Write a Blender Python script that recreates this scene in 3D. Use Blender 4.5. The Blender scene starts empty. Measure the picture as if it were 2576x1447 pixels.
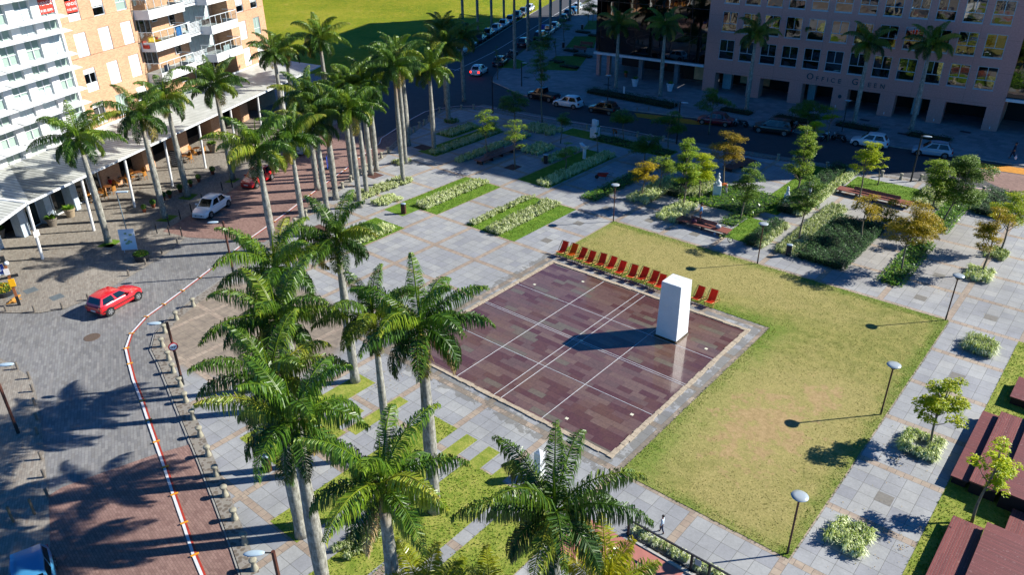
import bpy, bmesh, math, random
import numpy as np
from mathutils import Vector, Matrix
PI=math.pi; rad=math.radians
S=bpy.context.scene; COL=S.collection
# ------------------------------------------------------------ survey of the place
# Positions below were read off as bearings from the camera station and are turned
# into metres on the ground (z=0) here.
F_=1944.08; PIT=rad(28.43685); ROL=rad(-0.77037); YAW=rad(180-49.4152); HC=27.0
fw=Vector((math.cos(YAW)*math.cos(PIT),math.sin(YAW)*math.cos(PIT),-math.sin(PIT)))
rt0=Vector((math.sin(YAW),-math.cos(YAW),0)); up0=rt0.cross(fw)
rt=rt0*math.cos(ROL)+up0*math.sin(ROL); up=up0*math.cos(ROL)-rt0*math.sin(ROL)
def G(x,y,z=0.0):
    d=rt*((x-1288)/F_)-up*((y-723.5)/F_)+fw
    t=(z-HC)/d.z
    return (d.x*t,d.y*t)
K=1000/2576
def T(ox,oy,x,y,z=0.0,k=K): return G((ox+x*k)/1.54969,(oy+y*k)/1.54969,z)
def pxy(P):
    q=Vector(P)-Vector((0,0,HC)); return (1288+F_*q.dot(rt)/q.dot(fw),723.5-F_*q.dot(up)/q.dot(fw))
def hgt(g,yt):
    lo,hi=0,26.5
    for _ in range(40):
        m=(lo+hi)/2
        if pxy((g[0],g[1],m))[1]>yt: lo=m
        else: hi=m
    return lo
# ------------------------------------------------------------ camera, light, sky
cam=bpy.data.cameras.new('camera'); co=bpy.data.objects.new('camera',cam); COL.objects.link(co)
cam.lens=F_/2576*36; cam.sensor_width=36; cam.clip_end=3000; cam.clip_start=.1
M=Matrix((rt,up,-fw)).transposed().to_4x4(); M.translation=Vector((0,0,HC)); co.matrix_world=M
S.camera=co
SAZ=rad(48.3); SEL=rad(32.3)
sv=Vector((math.cos(SAZ)*math.cos(SEL),math.sin(SAZ)*math.cos(SEL),math.sin(SEL)))
sl=bpy.data.lights.new('sun','SUN'); sl.energy=5.0; sl.angle=rad(.5); sl.color=(1,.965,.88)
so=bpy.data.objects.new('sun',sl); COL.objects.link(so); so.rotation_euler=sv.to_track_quat('Z','Y').to_euler()
W=bpy.data.worlds.new('World'); S.world=W; W.use_nodes=True
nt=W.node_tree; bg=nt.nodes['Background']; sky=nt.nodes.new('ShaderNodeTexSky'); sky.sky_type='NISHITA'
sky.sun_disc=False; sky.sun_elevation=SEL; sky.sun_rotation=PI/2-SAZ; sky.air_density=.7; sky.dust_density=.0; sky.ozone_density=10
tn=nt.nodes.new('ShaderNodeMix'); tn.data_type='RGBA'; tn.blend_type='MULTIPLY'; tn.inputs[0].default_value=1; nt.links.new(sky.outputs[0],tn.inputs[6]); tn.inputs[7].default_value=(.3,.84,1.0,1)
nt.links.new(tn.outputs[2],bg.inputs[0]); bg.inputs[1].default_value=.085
S.view_settings.view_transform='Standard'; S.view_settings.look='None'; S.view_settings.exposure=1.0; S.view_settings.gamma=1
S.cycles.max_bounces=5; S.cycles.diffuse_bounces=2; S.cycles.glossy_bounces=3; S.cycles.transmission_bounces=3; S.cycles.transparent_max_bounces=6
# ------------------------------------------------------------ materials
def lin(c):
    if isinstance(c,str):
        c=c.lstrip('#'); c=[int(c[i:i+2],16)/255 for i in (0,2,4)]
        return tuple(x/12.92 if x<=.04045 else ((x+.055)/1.055)**2.4 for x in c)+(1,)
    return tuple(c)+(1,) if len(c)==3 else tuple(c)
class NT:
    def __init__(s,name):
        s.m=bpy.data.materials.new(name); s.m.use_nodes=True; s.t=s.m.node_tree; s.b=s.t.nodes['Principled BSDF']
    def n(s,ty,**kw):
        o=s.t.nodes.new(ty)
        for k,v in kw.items(): setattr(o,k,v)
        return o
    def L(s,a,b): s.t.links.new(a,b)
    def put(s,sock,v):
        if v is None: return
        if hasattr(v,'is_linked') or hasattr(v,'links'): s.L(v,sock)
        elif isinstance(v,(tuple,list)) and len(v)==3 and sock.type=='RGBA': sock.default_value=tuple(v)+(1,)
        else: sock.default_value=v
    def math(s,op,a,b=None,c=None,clamp=False):
        o=s.n('ShaderNodeMath',operation=op,use_clamp=clamp); s.put(o.inputs[0],a)
        if b is not None: s.put(o.inputs[1],b)
        if c is not None: s.put(o.inputs[2],c)
        return o.outputs[0]
    def noise(s,scale,detail=3,rough=.6,vec=None,dim='3D'):
        o=s.n('ShaderNodeTexNoise',noise_dimensions=dim); o.inputs['Scale'].default_value=scale; o.inputs['Detail'].default_value=detail; o.inputs['Roughness'].default_value=rough
        if vec is None: vec=s.pos()
        s.L(vec,o.inputs['Vector']); return o.outputs[0]
    def pos(s):
        if not hasattr(s,'_p'): s._p=s.n('ShaderNodeTexCoord').outputs['Object']
        return s._p
    def xyz(s,v=None):
        o=s.n('ShaderNodeSeparateXYZ'); s.L(v or s.pos(),o.inputs[0]); return o.outputs
    def comb(s,x,y,z=0.0):
        o=s.n('ShaderNodeCombineXYZ'); s.put(o.inputs[0],x); s.put(o.inputs[1],y); s.put(o.inputs[2],z); return o.outputs[0]
    def white(s,v):
        o=s.n('ShaderNodeTexWhiteNoise',noise_dimensions='3D'); s.L(v,o.inputs['Vector']); return o.outputs[0]
    def mix(s,f,a,b,mode='MIX'):
        o=s.n('ShaderNodeMix',data_type='RGBA',blend_type=mode); s.put(o.inputs[0],f)
        for k,v in ((6,a),(7,b)):
            if isinstance(v,str): v=lin(v)
            s.put(o.inputs[k],v)
        return o.outputs[2]
    def ramp(s,f,stops,interp='LINEAR'):
        o=s.n('ShaderNodeValToRGB'); o.color_ramp.interpolation=interp; e=o.color_ramp.elements
        while len(e)<len(stops): e.new(.5)
        for i,(p,c) in enumerate(stops): e[i].position=p; e[i].color=lin(c)
        s.L(f,o.inputs[0]); return o.outputs[0]
    def mr(s,f,a,b,c=0.0,d=1.0):
        o=s.n('ShaderNodeMapRange'); s.L(f,o.inputs[0])
        for i,v in enumerate((a,b,c,d)): o.inputs[i+1].default_value=v
        return o.outputs[0]
    def bump(s,h,st=.3,dist=.02):
        o=s.n('ShaderNodeBump'); o.inputs['Strength'].default_value=st; o.inputs['Distance'].default_value=dist
        s.L(h,o.inputs['Height']); s.L(o.outputs[0],s.b.inputs['Normal'])
    def fin(s,col,rough=.8,metal=0.0,spec=None):
        s.put(s.b.inputs['Base Color'],lin(col) if isinstance(col,str) else col); s.put(s.b.inputs['Roughness'],rough); s.b.inputs['Metallic'].default_value=metal
        if spec is not None: s.b.inputs['Specular IOR Level'].default_value=spec
        return s.m
MC={}
def mat(name,col,rough=.6,metal=0,var=.12,scale=3.0,spec=None,bump=0,coat=0,emit=None):
    if name in MC: return MC[name]
    t=NT(name); c=lin(col); n=t.noise(scale,4)
    f=t.mr(n,.3,.7,1-var,1+var)
    o=t.n('ShaderNodeMix',data_type='RGBA',blend_type='MULTIPLY'); o.inputs[0].default_value=1; o.inputs[6].default_value=c
    cc=t.comb(f,f,f); t.L(cc,o.inputs[7])
    t.fin(o.outputs[2],rough,metal,spec)
    if coat: t.b.inputs['Coat Weight'].default_value=coat; t.b.inputs['Coat Roughness'].default_value=.04
    if bump: t.bump(t.noise(scale*8,3),bump)
    if emit: t.b.inputs['Emission Color'].default_value=lin(emit[0]); t.b.inputs['Emission Strength'].default_value=emit[1]
    MC[name]=t.m; return t.m
# plaza granite: 0.8 m slabs in 4.42 m bays framed by narrow tan bands
def m_plaza():
    t=NT('granite_paving'); x,y,_=t.xyz()
    P=4.42
    def axis(c,c0):
        u=t.math('ADD',t.math('DIVIDE',t.math('SUBTRACT',c,c0),P),.0452)
        cell=t.math('FLOOR',u); f=t.math('FRACT',u)
        band=t.math('LESS_THAN',f,.0905)
        v=t.math('DIVIDE',t.math('SUBTRACT',f,.0905),.1819); ti=t.math('FLOOR',v); tf=t.math('FRACT',v)
        e=t.math('MINIMUM',tf,t.math('SUBTRACT',1,tf))          # in slabs of .804
        be=t.math('MULTIPLY',t.math('MINIMUM',f,t.math('ABSOLUTE',t.math('SUBTRACT',.0905,f))),5.5)
        # band edge counts
        idx=t.math('ADD',t.math('MULTIPLY',cell,6),t.math('MULTIPLY',ti,t.math('SUBTRACT',1,band)))
        bf=t.math('FRACT',t.math('DIVIDE',t.math('SUBTRACT',c,c0),.402)); bj=t.math('MINIMUM',bf,t.math('SUBTRACT',1,bf))
        bi=t.math('FLOOR',t.math('DIVIDE',t.math('SUBTRACT',c,c0),.402))
        return band,idx,e,be,bj,bi
    bx,ix,ex,bex,bjx,bix=axis(x,-6.73); by,iy,ey,bey,bjy,biy=axis(y,52.75)
    band=t.math('MAXIMUM',bx,by)
    slab_e=t.math('MINIMUM',ex,ey)
    j=t.math('LESS_THAN',slab_e,.014)
    je=t.math('LESS_THAN',t.math('MINIMUM',bex,bey),.012)
    bj=t.math('MAXIMUM',t.math('MULTIPLY',bx,t.math('LESS_THAN',bjy,.03)),t.math('MULTIPLY',by,t.math('LESS_THAN',bjx,.03)))
    nb=t.math('SUBTRACT',1,band)
    joint=t.math('MAXIMUM',t.math('MULTIPLY',j,nb),t.math('MAXIMUM',t.math('MULTIPLY',je,.8),bj))
    r=t.white(t.comb(ix,iy,0)); rb=t.white(t.comb(bix,biy,3.0))
    big=t.noise(.12,4); fine=t.noise(9,5,.7); sp=t.noise(55,2,.6)
    base=t.ramp(r,[(0,'#85868a'),(.3,'#8b8c8e'),(.7,'#919292'),(1,'#979795')])
    # sandstone-toned older slabs near the street bend
    def gauss(cx,cy,rx,ry):
        a=t.math('DIVIDE',t.math('SUBTRACT',x,cx),rx); b=t.math('DIVIDE',t.math('SUBTRACT',y,cy),ry)
        return t.math('ADD',t.math('MULTIPLY',a,a),t.math('MULTIPLY',b,b))
    z1=t.math('SUBTRACT',1.15,gauss(-42.5,22.5,7.5,5.6),clamp=True); z1=t.math('MINIMUM',t.math('MULTIPLY',z1,3.5),1)
    z2=t.math('SUBTRACT',1.0,gauss(-14,63,10,11),clamp=True); z2=t.math('MULTIPLY',z2,.6)
    base=t.mix(z1,base,t.ramp(t.noise(2.2,3),[(.3,'#74695e'),(.7,'#8d8070')]))
    base=t.mix(z2,base,'#8f877b')
    tan=t.ramp(rb,[(0,'#8c7c6d'),(.4,'#948475'),(1,'#9d8e7d')])
    c=t.mix(band,base,tan)
    dirt=t.mr(big,.4,.7,1.08,.82); f2=t.mr(fine,.3,.7,.90,1.1); f3=t.mr(sp,.35,.65,.93,1.07)
    mul=t.math('MULTIPLY',t.math('MULTIPLY',t.math('MULTIPLY',dirt,f2),f3),t.mr(t.noise(.8,6,.7),.35,.65,.88,1.07))
    c=t.mix(1.0,c,t.comb(mul,mul,mul),'MULTIPLY')
    st=t.math('GREATER_THAN',t.noise(.55,5,.65),.60)
    # damp dark patches round the basin
    gx=t.math('MAXIMUM',t.math('ABSOLUTE',t.math('SUBTRACT',x,-24.5)),0); gy=t.math('ABSOLUTE',t.math('SUBTRACT',y,35.05))
    d=t.math('MAXIMUM',gx,gy); near=t.math('MULTIPLY',t.math('GREATER_THAN',d,7.8),t.math('LESS_THAN',t.math('ADD',d,t.math('MULTIPLY',t.noise(.8,4),1.6)),10.15))
    damp=t.math('MULTIPLY',near,t.math('GREATER_THAN',t.noise(1.1,4,.7),.46))
    c=t.mix(t.math('MULTIPLY',damp,.55),c,'#57544c')
    c=t.mix(t.math('MULTIPLY',joint,.75),c,'#4b4a44')
    t.fin(c,.72); t.bump(t.math('SUBTRACT',t.math('MULTIPLY',fine,.35),joint),.25,.01); return t.m
def m_slate():
    t=NT('slate_flooring'); x,y,_=t.xyz(); RH=.44
    row=t.math('FLOOR',t.math('DIVIDE',y,RH)); rf=t.math('FRACT',t.math('DIVIDE',y,RH))
    ro=t.white(t.comb(row,7.0,0)); L=t.math('ADD',.85,t.math('MULTIPLY',ro,.5))
    u=t.math('ADD',t.math('DIVIDE',x,L),t.math('MULTIPLY',ro,17.3)); ci=t.math('FLOOR',u); cf=t.math('FRACT',u)
    # some slabs span two
    r=t.white(t.comb(ci,row,1.0)); pair=t.white(t.comb(t.math('FLOOR',t.math('DIVIDE',ci,2)),row,5.0))
    r=t.mix(t.math('GREATER_THAN',pair,.55),r,pair)
    c=t.ramp(r,[(0,'#5a4240'),(.1,'#5e4643'),(.25,'#655150'),(.45,'#645552'),(.6,'#6a5855'),(.74,'#70605a'),(.84,'#6a675d'),(.91,'#583f3f'),(1,'#716a5f')],'CONSTANT')
    big=t.noise(.22,4); c=t.mix(t.math('MULTIPLY',t.mr(big,.5,.7,0,1),.45),c,'#6f5a40')
    f=t.mr(t.noise(7,4,.7),.3,.7,.8,1.15); c=t.mix(1.0,c,t.comb(f,f,f),'MULTIPLY')
    e=t.math('MINIMUM',t.math('MULTIPLY',t.math('MINIMUM',rf,t.math('SUBTRACT',1,rf)),RH),t.math('MULTIPLY',t.math('MINIMUM',cf,t.math('SUBTRACT',1,cf)),L))
    j=t.math('LESS_THAN',e,.008); c=t.mix(t.math('MULTIPLY',j,.45),c,'#2b2022')
    c=t.mix(1.0,c,(.9,.79,.74),'MULTIPLY')
    t.fin(c,t.mr(t.noise(.5,4),.35,.65,.04,.22),0,.5)
    t.b.inputs['Coat Weight'].default_value=.65; t.b.inputs['Coat Roughness'].default_value=.02; t.b.inputs['Coat IOR'].default_value=1.33
    return t.m
def m_pavers(name,cols,bw=.22,bh=.11,ang=0,joint='#4a4542',stain=.25,herr=False,light=None):
    t=NT(name); mp=t.n('ShaderNodeMapping'); t.L(t.pos(),mp.inputs[0]); mp.inputs['Rotation'].default_value=(0,0,rad(ang))
    x,y,_=t.xyz(mp.outputs[0])
    row=t.math('FLOOR',t.math('DIVIDE',y,bh)); rf=t.math('FRACT',t.math('DIVIDE',y,bh))
    u=t.math('ADD',t.math('DIVIDE',x,bw),t.math('MULTIPLY',t.math('MODULO',row,2.0),.5)); ci=t.math('FLOOR',u); cf=t.math('FRACT',u)
    r=t.white(t.comb(ci,row,1.0)); c=t.ramp(r,[(i/(len(cols)-1),q) for i,q in enumerate(cols)])
    e=t.math('MINIMUM',t.math('MULTIPLY',t.math('MINIMUM',rf,t.math('SUBTRACT',1,rf)),bh),t.math('MULTIPLY',t.math('MINIMUM',cf,t.math('SUBTRACT',1,cf)),bw))
    j=t.math('LESS_THAN',e,.007); c=t.mix(t.math('MULTIPLY',j,.7),c,joint)
    # worn lighter streaks and larger tonal drift
    st=t.n('ShaderNodeMapping'); t.L(mp.outputs[0],st.inputs[0]); st.inputs['Scale'].default_value=(.6,1.8,1)
    sn=t.noise(1.6,4,.65,st.outputs[0]); f=t.mr(sn,.3,.7,1-stain*.4,1+stain*.3); f2=t.mr(t.noise(.09,4),.35,.65,.86,1.1)
    f=t.math('MULTIPLY',f,f2); c=t.mix(1.0,c,t.comb(f,f,f),'MULTIPLY')
    if light: c=t.mix(t.math('MULTIPLY',t.mr(t.white(t.comb(t.math('FLOOR',t.math('DIVIDE',ci,3)),row,2.0)),.93,.97),.35),c,light)
    t.fin(c,.8); t.bump(t.math('SUBTRACT',t.math('MULTIPLY',r,.5),j),.15,.01); return t.m
def m_lawn(name='lawn_grass',worn=True,cols=('#5c6224','#73743a','#8b8549','#a39663')):
    t=NT(name); x,y,_=t.xyz()
    n=t.noise(9,6,.85); n2=t.noise(1.3,5,.65); n3=t.noise(.16,5,.6)
    c=t.ramp(t.math('ADD',t.math('MULTIPLY',n,.55),t.math('MULTIPLY',n2,.45)),[(.34,cols[0]),(.46,cols[1]),(.56,cols[2]),(.7,cols[3])])
    if worn:
        def el(cx,cy,rx,ry):
            a=t.math('DIVIDE',t.math('SUBTRACT',x,cx),rx); b=t.math('DIVIDE',t.math('SUBTRACT',y,cy),ry)
            return t.math('SQRT',t.math('ADD',t.math('MULTIPLY',a,a),t.math('MULTIPLY',b,b)))
        # greener margins: distance to the L-shaped border
        dx=t.math('MINIMUM',t.math('SUBTRACT',x,-33.3),t.math('SUBTRACT',-6.55,x)); dy=t.math('MINIMUM',t.math('SUBTRACT',y,26.25),t.math('SUBTRACT',52.6,y))
        inn=t.math('MAXIMUM',t.math('SUBTRACT',x,-15.45),t.math('SUBTRACT',y,44.2))
        ed=t.math('MINIMUM',t.math('MINIMUM',dx,dy),t.math('MULTIPLY',inn,.62))
        ed=t.math('ADD',ed,t.math('MULTIPLY',t.math('SUBTRACT',n2,.5),1.6))
        g=t.mr(ed,.1,1.0,1,0); inng=t.mr(t.math('ADD',t.math('MULTIPLY',inn,1.0),t.math('MULTIPLY',t.math('SUBTRACT',n3,.5),4.5)),.6,3.2,1,0)
        green=t.ramp(n,[(.35,'#3f5c1a'),(.5,'#5d7526'),(.68,'#7d8a3a')])
        c=t.mix(t.math('MULTIPLY',g,.85),c,green)
        c=t.mix(t.math('MULTIPLY',t.math('MULTIPLY',inng,t.mr(y,46,36,.35,1)),.8),c,green)
        d=t.math('MINIMUM',el(-11.6,34.8,4.3,6.2),t.math('MINIMUM',el(-23,49.3,9,2.6),t.math('MINIMUM',el(-9.5,39.3,2.3,2.6),el(-9.9,28.7,2.6,2.2))))
        d=t.math('ADD',d,t.math('MULTIPLY',t.math('SUBTRACT',t.noise(.7,6,.7),.5),2.4))
        straw=t.ramp(n,[(.36,'#7d7443'),(.52,'#9c8f5c'),(.68,'#b5a371')])
        c=t.mix(t.math('MULTIPLY',t.mr(d,1.7,.7),.62),c,straw)
        d2=t.math('MINIMUM',el(-11.4,34.3,3.0,5.0),el(-10,39,1.6,1.8)); d2=t.math('ADD',d2,t.math('MULTIPLY',t.math('SUBTRACT',t.noise(.9,6,.75),.5),4.2))
        soil=t.ramp(t.noise(5,5,.7),[(.35,'#8a7250'),(.6,'#a98c68'),(.75,'#b59a78')])
        c=t.mix(t.math('MULTIPLY',t.mr(d2,.75,.35),.75),c,soil)
    t.fin(c,.9,0,.2); t.bump(n,.7,.05); return t.m
def m_field():
    t=NT('meadow_grass'); n=t.noise(.9,8,.85); n2=t.noise(.06,5,.7)
    c=t.ramp(t.math('ADD',t.math('MULTIPLY',n,.6),t.math('MULTIPLY',n2,.4)),[(.32,'#3f5210'),(.45,'#6f7e16'),(.55,'#8b8a22'),(.68,'#a3944a')])
    t.fin(c,.9,0,.1); t.bump(n,.8,.4); return t.m
# ------------------------------------------------------------ mesh builder
class MB:
    def __init__(s): s.v=[]; s.f=[]; s.mi=[]; s.M=None
    def add(s,vs,fs,mi=0):
        b=len(s.v)
        if s.M is not None: vs=[s.M@Vector(v) for v in vs]
        s.v.extend([tuple(v) for v in vs]); s.f.extend([tuple(b+i for i in f) for f in fs]); s.mi.extend([mi]*len(fs)); return s
    def box(s,x0,x1,y0,y1,z0,z1,mi=0):
        vs=[(x,y,z) for z in (z0,z1) for x,y in ((x0,y0),(x1,y0),(x1,y1),(x0,y1))]
        return s.add(vs,[(3,2,1,0),(4,5,6,7),(0,1,5,4),(1,2,6,5),(2,3,7,6),(3,0,4,7)],mi)
    def quad(s,a,b,c,d,mi=0): return s.add([a,b,c,d],[(0,1,2,3)],mi)
    def slab(s,a,b,c,d,t,mi=0):
        a,b,c,d=map(Vector,(a,b,c,d)); n=(b-a).cross(d-a).normalized()*t
        vs=[a,b,c,d,a-n,b-n,c-n,d-n]
        return s.add(vs,[(0,1,2,3),(7,6,5,4),(0,4,5,1),(1,5,6,2),(2,6,7,3),(3,7,4,0)],mi)
    def prism(s,poly,z0,z1,mi=0,cap=True):
        n=len(poly); a=sum(poly[i][0]*poly[(i+1)%n][1]-poly[(i+1)%n][0]*poly[i][1] for i in range(n))
        if a<0: poly=poly[::-1]
        vs=[(p[0],p[1],z0) for p in poly]+[(p[0],p[1],z1) for p in poly]
        fs=[tuple(range(n,2*n))]+([tuple(range(n-1,-1,-1))] if cap else [])+[(i,(i+1)%n,n+(i+1)%n,n+i) for i in range(n)]
        return s.add(vs,fs,mi)
    def bar(s,a,b,r,n=6,r2=None,mi=0,cap=True):
        a=Vector(a); b=Vector(b); d=(b-a).normalized(); r2=r if r2 is None else r2
        u=d.cross(Vector((0,0,1)) if abs(d.z)<.95 else Vector((1,0,0))).normalized(); w=d.cross(u)
        vs=[]
        for p,q in ((a,r),(b,r2)):
            for i in range(n):
                an=2*PI*i/n+PI/n; vs.append(p+u*math.cos(an)*q+w*math.sin(an)*q)
        fs=[(i,(i+1)%n,n+(i+1)%n,n+i) for i in range(n)]
        if cap: fs+= [tuple(range(n-1,-1,-1)),tuple(range(n,2*n))]
        return s.add(vs,fs,mi)
    def tube(s,pts,rs,n=6,mi=0):
        pts=[Vector(p) for p in pts]; vs=[]; fs=[]
        if not isinstance(rs,(list,tuple)): rs=[rs]*len(pts)
        for k,p in enumerate(pts):
            d=(pts[min(k+1,len(pts)-1)]-pts[max(k-1,0)]).normalized()
            u=d.cross(Vector((.01,1,0)) if abs(d.y)<.95 else Vector((1,0,0))).normalized(); w=d.cross(u)
            for i in range(n):
                an=2*PI*i/n; vs.append(p+u*math.cos(an)*rs[k]+w*math.sin(an)*rs[k])
        m=len(pts)
        for k in range(m-1):
            for i in range(n): fs.append((k*n+i,k*n+(i+1)%n,(k+1)*n+(i+1)%n,(k+1)*n+i))
        fs+=[tuple(range(n-1,-1,-1)),tuple(range((m-1)*n,m*n))]
        return s.add(vs,fs,mi)
    def lathe(s,prof,c=(0,0,0),n=16,mi=0,sx=1,sy=1):
        vs=[];fs=[]
        for r,z in prof:
            for i in range(n): vs.append((c[0]+r*sx*math.cos(2*PI*i/n),c[1]+r*sy*math.sin(2*PI*i/n),c[2]+z))
        for k in range(len(prof)-1):
            for i in range(n): fs.append((k*n+i,k*n+(i+1)%n,(k+1)*n+(i+1)%n,(k+1)*n+i))
        m=len(prof); fs+=[tuple(range(n-1,-1,-1)),tuple(range((m-1)*n,m*n))]
        return s.add(vs,fs,mi)
    def blob(s,c,rx,ry,rz,n=10,m=6,mi=0,jit=0,rng=None):
        vs=[];fs=[]
        for k in range(m+1):
            th=PI*k/m
            for i in range(n):
                q=1+(rng.uniform(-jit,jit) if jit else 0)
                vs.append((c[0]+rx*q*math.sin(th)*math.cos(2*PI*i/n),c[1]+ry*q*math.sin(th)*math.sin(2*PI*i/n),c[2]-rz*math.cos(th)*q))
        for k in range(m):
            for i in range(n): fs.append((k*n+i,k*n+(i+1)%n,(k+1)*n+(i+1)%n,(k+1)*n+i))
        return s.add(vs,fs,mi)
    def build(s,name,mats,parent=None,smooth=False,loc=None,rz=None,bevel=0):
        me=bpy.data.meshes.new(name); me.from_pydata(s.v,[],s.f)
        if not isinstance(mats,(list,tuple)): mats=[mats]
        for m in mats: me.materials.append(m)
        me.polygons.foreach_set('material_index',s.mi)
        if smooth: me.polygons.foreach_set('use_smooth',[True]*len(s.f))
        me.update()
        o=bpy.data.objects.new(name,me); COL.objects.link(o)
        if parent: o.parent=parent
        if loc is not None: o.location=loc
        if rz is not None: o.rotation_euler=(0,0,rz)
        if bevel:
            b=o.modifiers.new('b','BEVEL'); b.width=bevel; b.segments=2; b.limit_method='ANGLE'
        return o
def tag(o,label,cat,group=None,kind=None):
    o['label']=label; o['category']=cat
    if group: o['group']=group
    if kind: o['kind']=kind
    return o
def struct(o,label=None):
    o['kind']='structure'
    if label: o['label']=label
    return o
def thing(name,label,cat,loc=(0,0,0),rz=0,group=None):
    o=bpy.data.objects.new(name,None); COL.objects.link(o); o.location=tuple(loc)+((0,) if len(loc)==2 else ()); o.rotation_euler=(0,0,rz)
    o.empty_display_size=.3; return tag(o,label,cat,group)
def dup(src,loc,rz=None,label=None,group=None,scale=None):
    r=src.copy(); COL.objects.link(r); r.location=tuple(loc)+((0,) if len(loc)==2 else ())
    if rz is not None: r.rotation_euler=(0,0,rz)
    if scale: r.scale=scale if isinstance(scale,tuple) else (scale,)*3
    if label: r['label']=label
    if group: r['group']=group
    for ch in list(src.children):
        c=ch.copy(); COL.objects.link(c); c.parent=r
        for g in ch.children:
            d=g.copy(); COL.objects.link(d); d.parent=c
    return r
ORD='first second third fourth fifth sixth seventh eighth ninth tenth eleventh twelfth thirteenth fourteenth fifteenth sixteenth seventeenth eighteenth nineteenth twentieth twenty-first twenty-second twenty-third twenty-fourth twenty-fifth twenty-sixth'.split()
def sheet(name,poly,z,m,label=None,sub=0):
    b=MB(); n=len(poly); a=sum(poly[i][0]*poly[(i+1)%n][1]-poly[(i+1)%n][0]*poly[i][1] for i in range(n))
    if a<0: poly=poly[::-1]
    b.add([(p[0],p[1],z) for p in poly],[tuple(range(n))]); o=b.build(name,m)
    return struct(o,label)
def rects(name,rs,z,m,label=None):
    b=MB()
    for x0,x1,y0,y1 in rs: b.quad((x0,y0,z),(x1,y0,z),(x1,y1,z),(x0,y1,z))
    return struct(b.build(name,m),label)
# ------------------------------------------------------------ ground
PL=m_plaza()
m_grey=m_pavers('grey_block_paving',['#6a6969','#767575','#807f7d','#6f6d6b'],.42,.16,25,'#4c4845',.28,light='#8f8b87')
m_walk=m_pavers('walkway_paving',['#7b746b','#857e74','#8f887d','#786e63'],.3,.12,25.4,'#57504a',.3,light='#938c82')
m_brick=m_pavers('red_block_paving',['#765a52','#84675e','#8d7066','#7d6158'],.24,.12,8,'#453530',.22)
m_asph=mat('asphalt','#3f3f42',.85,var=.15,scale=1.2,bump=.2)
m_yel=mat('yellow_road_paint','#b87a14',.7,var=.2)
m_north=m_pavers('slab_paving',['#77797b','#828486','#8b8d8e'],.8,.8,5.5,'#55565a',.15)
b=MB(); N=60
for i in range(N+1):
    for j in range(N+1):
        X=-900+1500*i/N; Y=-500+1700*j/N; b.v.append((X,Y,-.06))
for i in range(N):
    for j in range(N): b.f.append((i*(N+1)+j,(i+1)*(N+1)+j,(i+1)*(N+1)+j+1,i*(N+1)+j+1)); b.mi.append(0)
struct(b.build('ground',mat('ground_soil','#5b6140',.9,scale=.3)),'ground reaching to the horizon')
# meadow with gentle mounds
b=MB(); N=90; x0,x1,y0,y1=-330,-84,60,330
for i in range(N+1):
    for j in range(N+1):
        X=x0+(x1-x0)*i/N; Y=y0+(y1-y0)*j/N
        # west of the street line only
        lim=-90.6-.405*(Y-93); X=min(X,lim-1.2); d=lim-1.2-X
        sy=(Y-78.5)-.42*(X+84); w=max(0,min(1,d/14,sy/14)); z=.02+w*(1.3*math.sin(X*.055+Y*.02+1)*math.sin(Y*.045+.8)+.9*math.sin(X*.02-Y*.05)+1.2)
        z=max(z,.0) if sy>0 else -.2
        b.v.append((X,Y,z))
for i in range(N):
    for j in range(N): b.f.append((i*(N+1)+j,(i+1)*(N+1)+j,(i+1)*(N+1)+j+1,i*(N+1)+j+1)); b.mi.append(0)
struct(b.build('meadow',m_field(),smooth=True),'bright yellow-green meadow with gentle mounds')
sheet('street',[(-140,-30),(60,-30),(60,98),(-60,98),(-130,78),(-140,40)],-.03,m_grey,'grey block-paved street and forecourt')
# north street and the avenue
sheet('north_road',[(-92,62),(-66.5,58),(-68,66),(-64,74),(40,88),(40,100),(-66,92),(-84,100),(-121,162),(-108.6,166),(-90,112),(-84,101),(-96,86)][0:0] or [(-96,70),(-68,54),(-68,74),(-40,76.5),(40,88),(40,96),(-20,92),(-58,88.5),(-75.5,84),(-80.7,92),(-108,152),(-130,205),(-143,200),(-116,150),(-89.6,93),(-93,80)],.0,m_asph,'dark asphalt road beyond the plaza')
sheet('north_sidewalk',[(-75.0,83.8),(-67,80.6),(-58.5,81.2),(-42.5,85.3),(-30,87.0),(-12,89.6),(30,94),(30,112),(-40,112),(-66,150),(-100,205),(-126,205),(-107,152),(-80.0,92)],.12,m_north,'slab sidewalk in front of the office building')
sheet('west_walkway',[(-58.2,12.2),(-55.8,14.1),(-55.0,15.6),(-55.2,18),(-56.3,21),(-57.7,24.4),(-59.6,27.4),(-62.3,26.7),(-64.9,32.8),(-68,39.5),(-71,45.5),(-80,64),(-100,58),(-82,14),(-70,-4),(-66,4)],.02,m_walk,'brown-grey block walkway under the arcade')
sheet('west_walkway_corner',[(-52,10.1),(-50,10.35),(-47.6,10.5),(-45.5,9.95),(-42.3,8.95),(-36.3,6.9),(-34.4,6.2),(-31.3,5.0),(-20,.6),(-20,-16),(-62,-16),(-58,6)],.012,m_walk,'block-paved corner walkway at the lower left')
sheet('red_paving_south',[(-34.4,13.6),(-35.1,12.0),(-35.8,9.7),(-36.4,7.6),(-36.3,6.9),(-34.4,6.2),(-31.3,5.0),(-20,.6),(-8,-4),(-20,9),(-25.8,10.8),(-28.2,11.6),(-31.8,12.7)],-.012,m_brick,'red interlocking block paving of the street')
sheet('red_paving_north',[(-59.6,27.4),(-62.3,26.7),(-64.9,32.8),(-68,39.5),(-71,45.5),(-76,56),(-84,72),(-78,72),(-70.8,70.2),(-69.5,63),(-66,57.5),(-62.8,51.5),(-59.6,45),(-57,39.3),(-55,34.6),(-53.6,31),(-56.7,29.2)],-.012,m_brick,'red block paving of the street beyond the bend')
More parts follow.
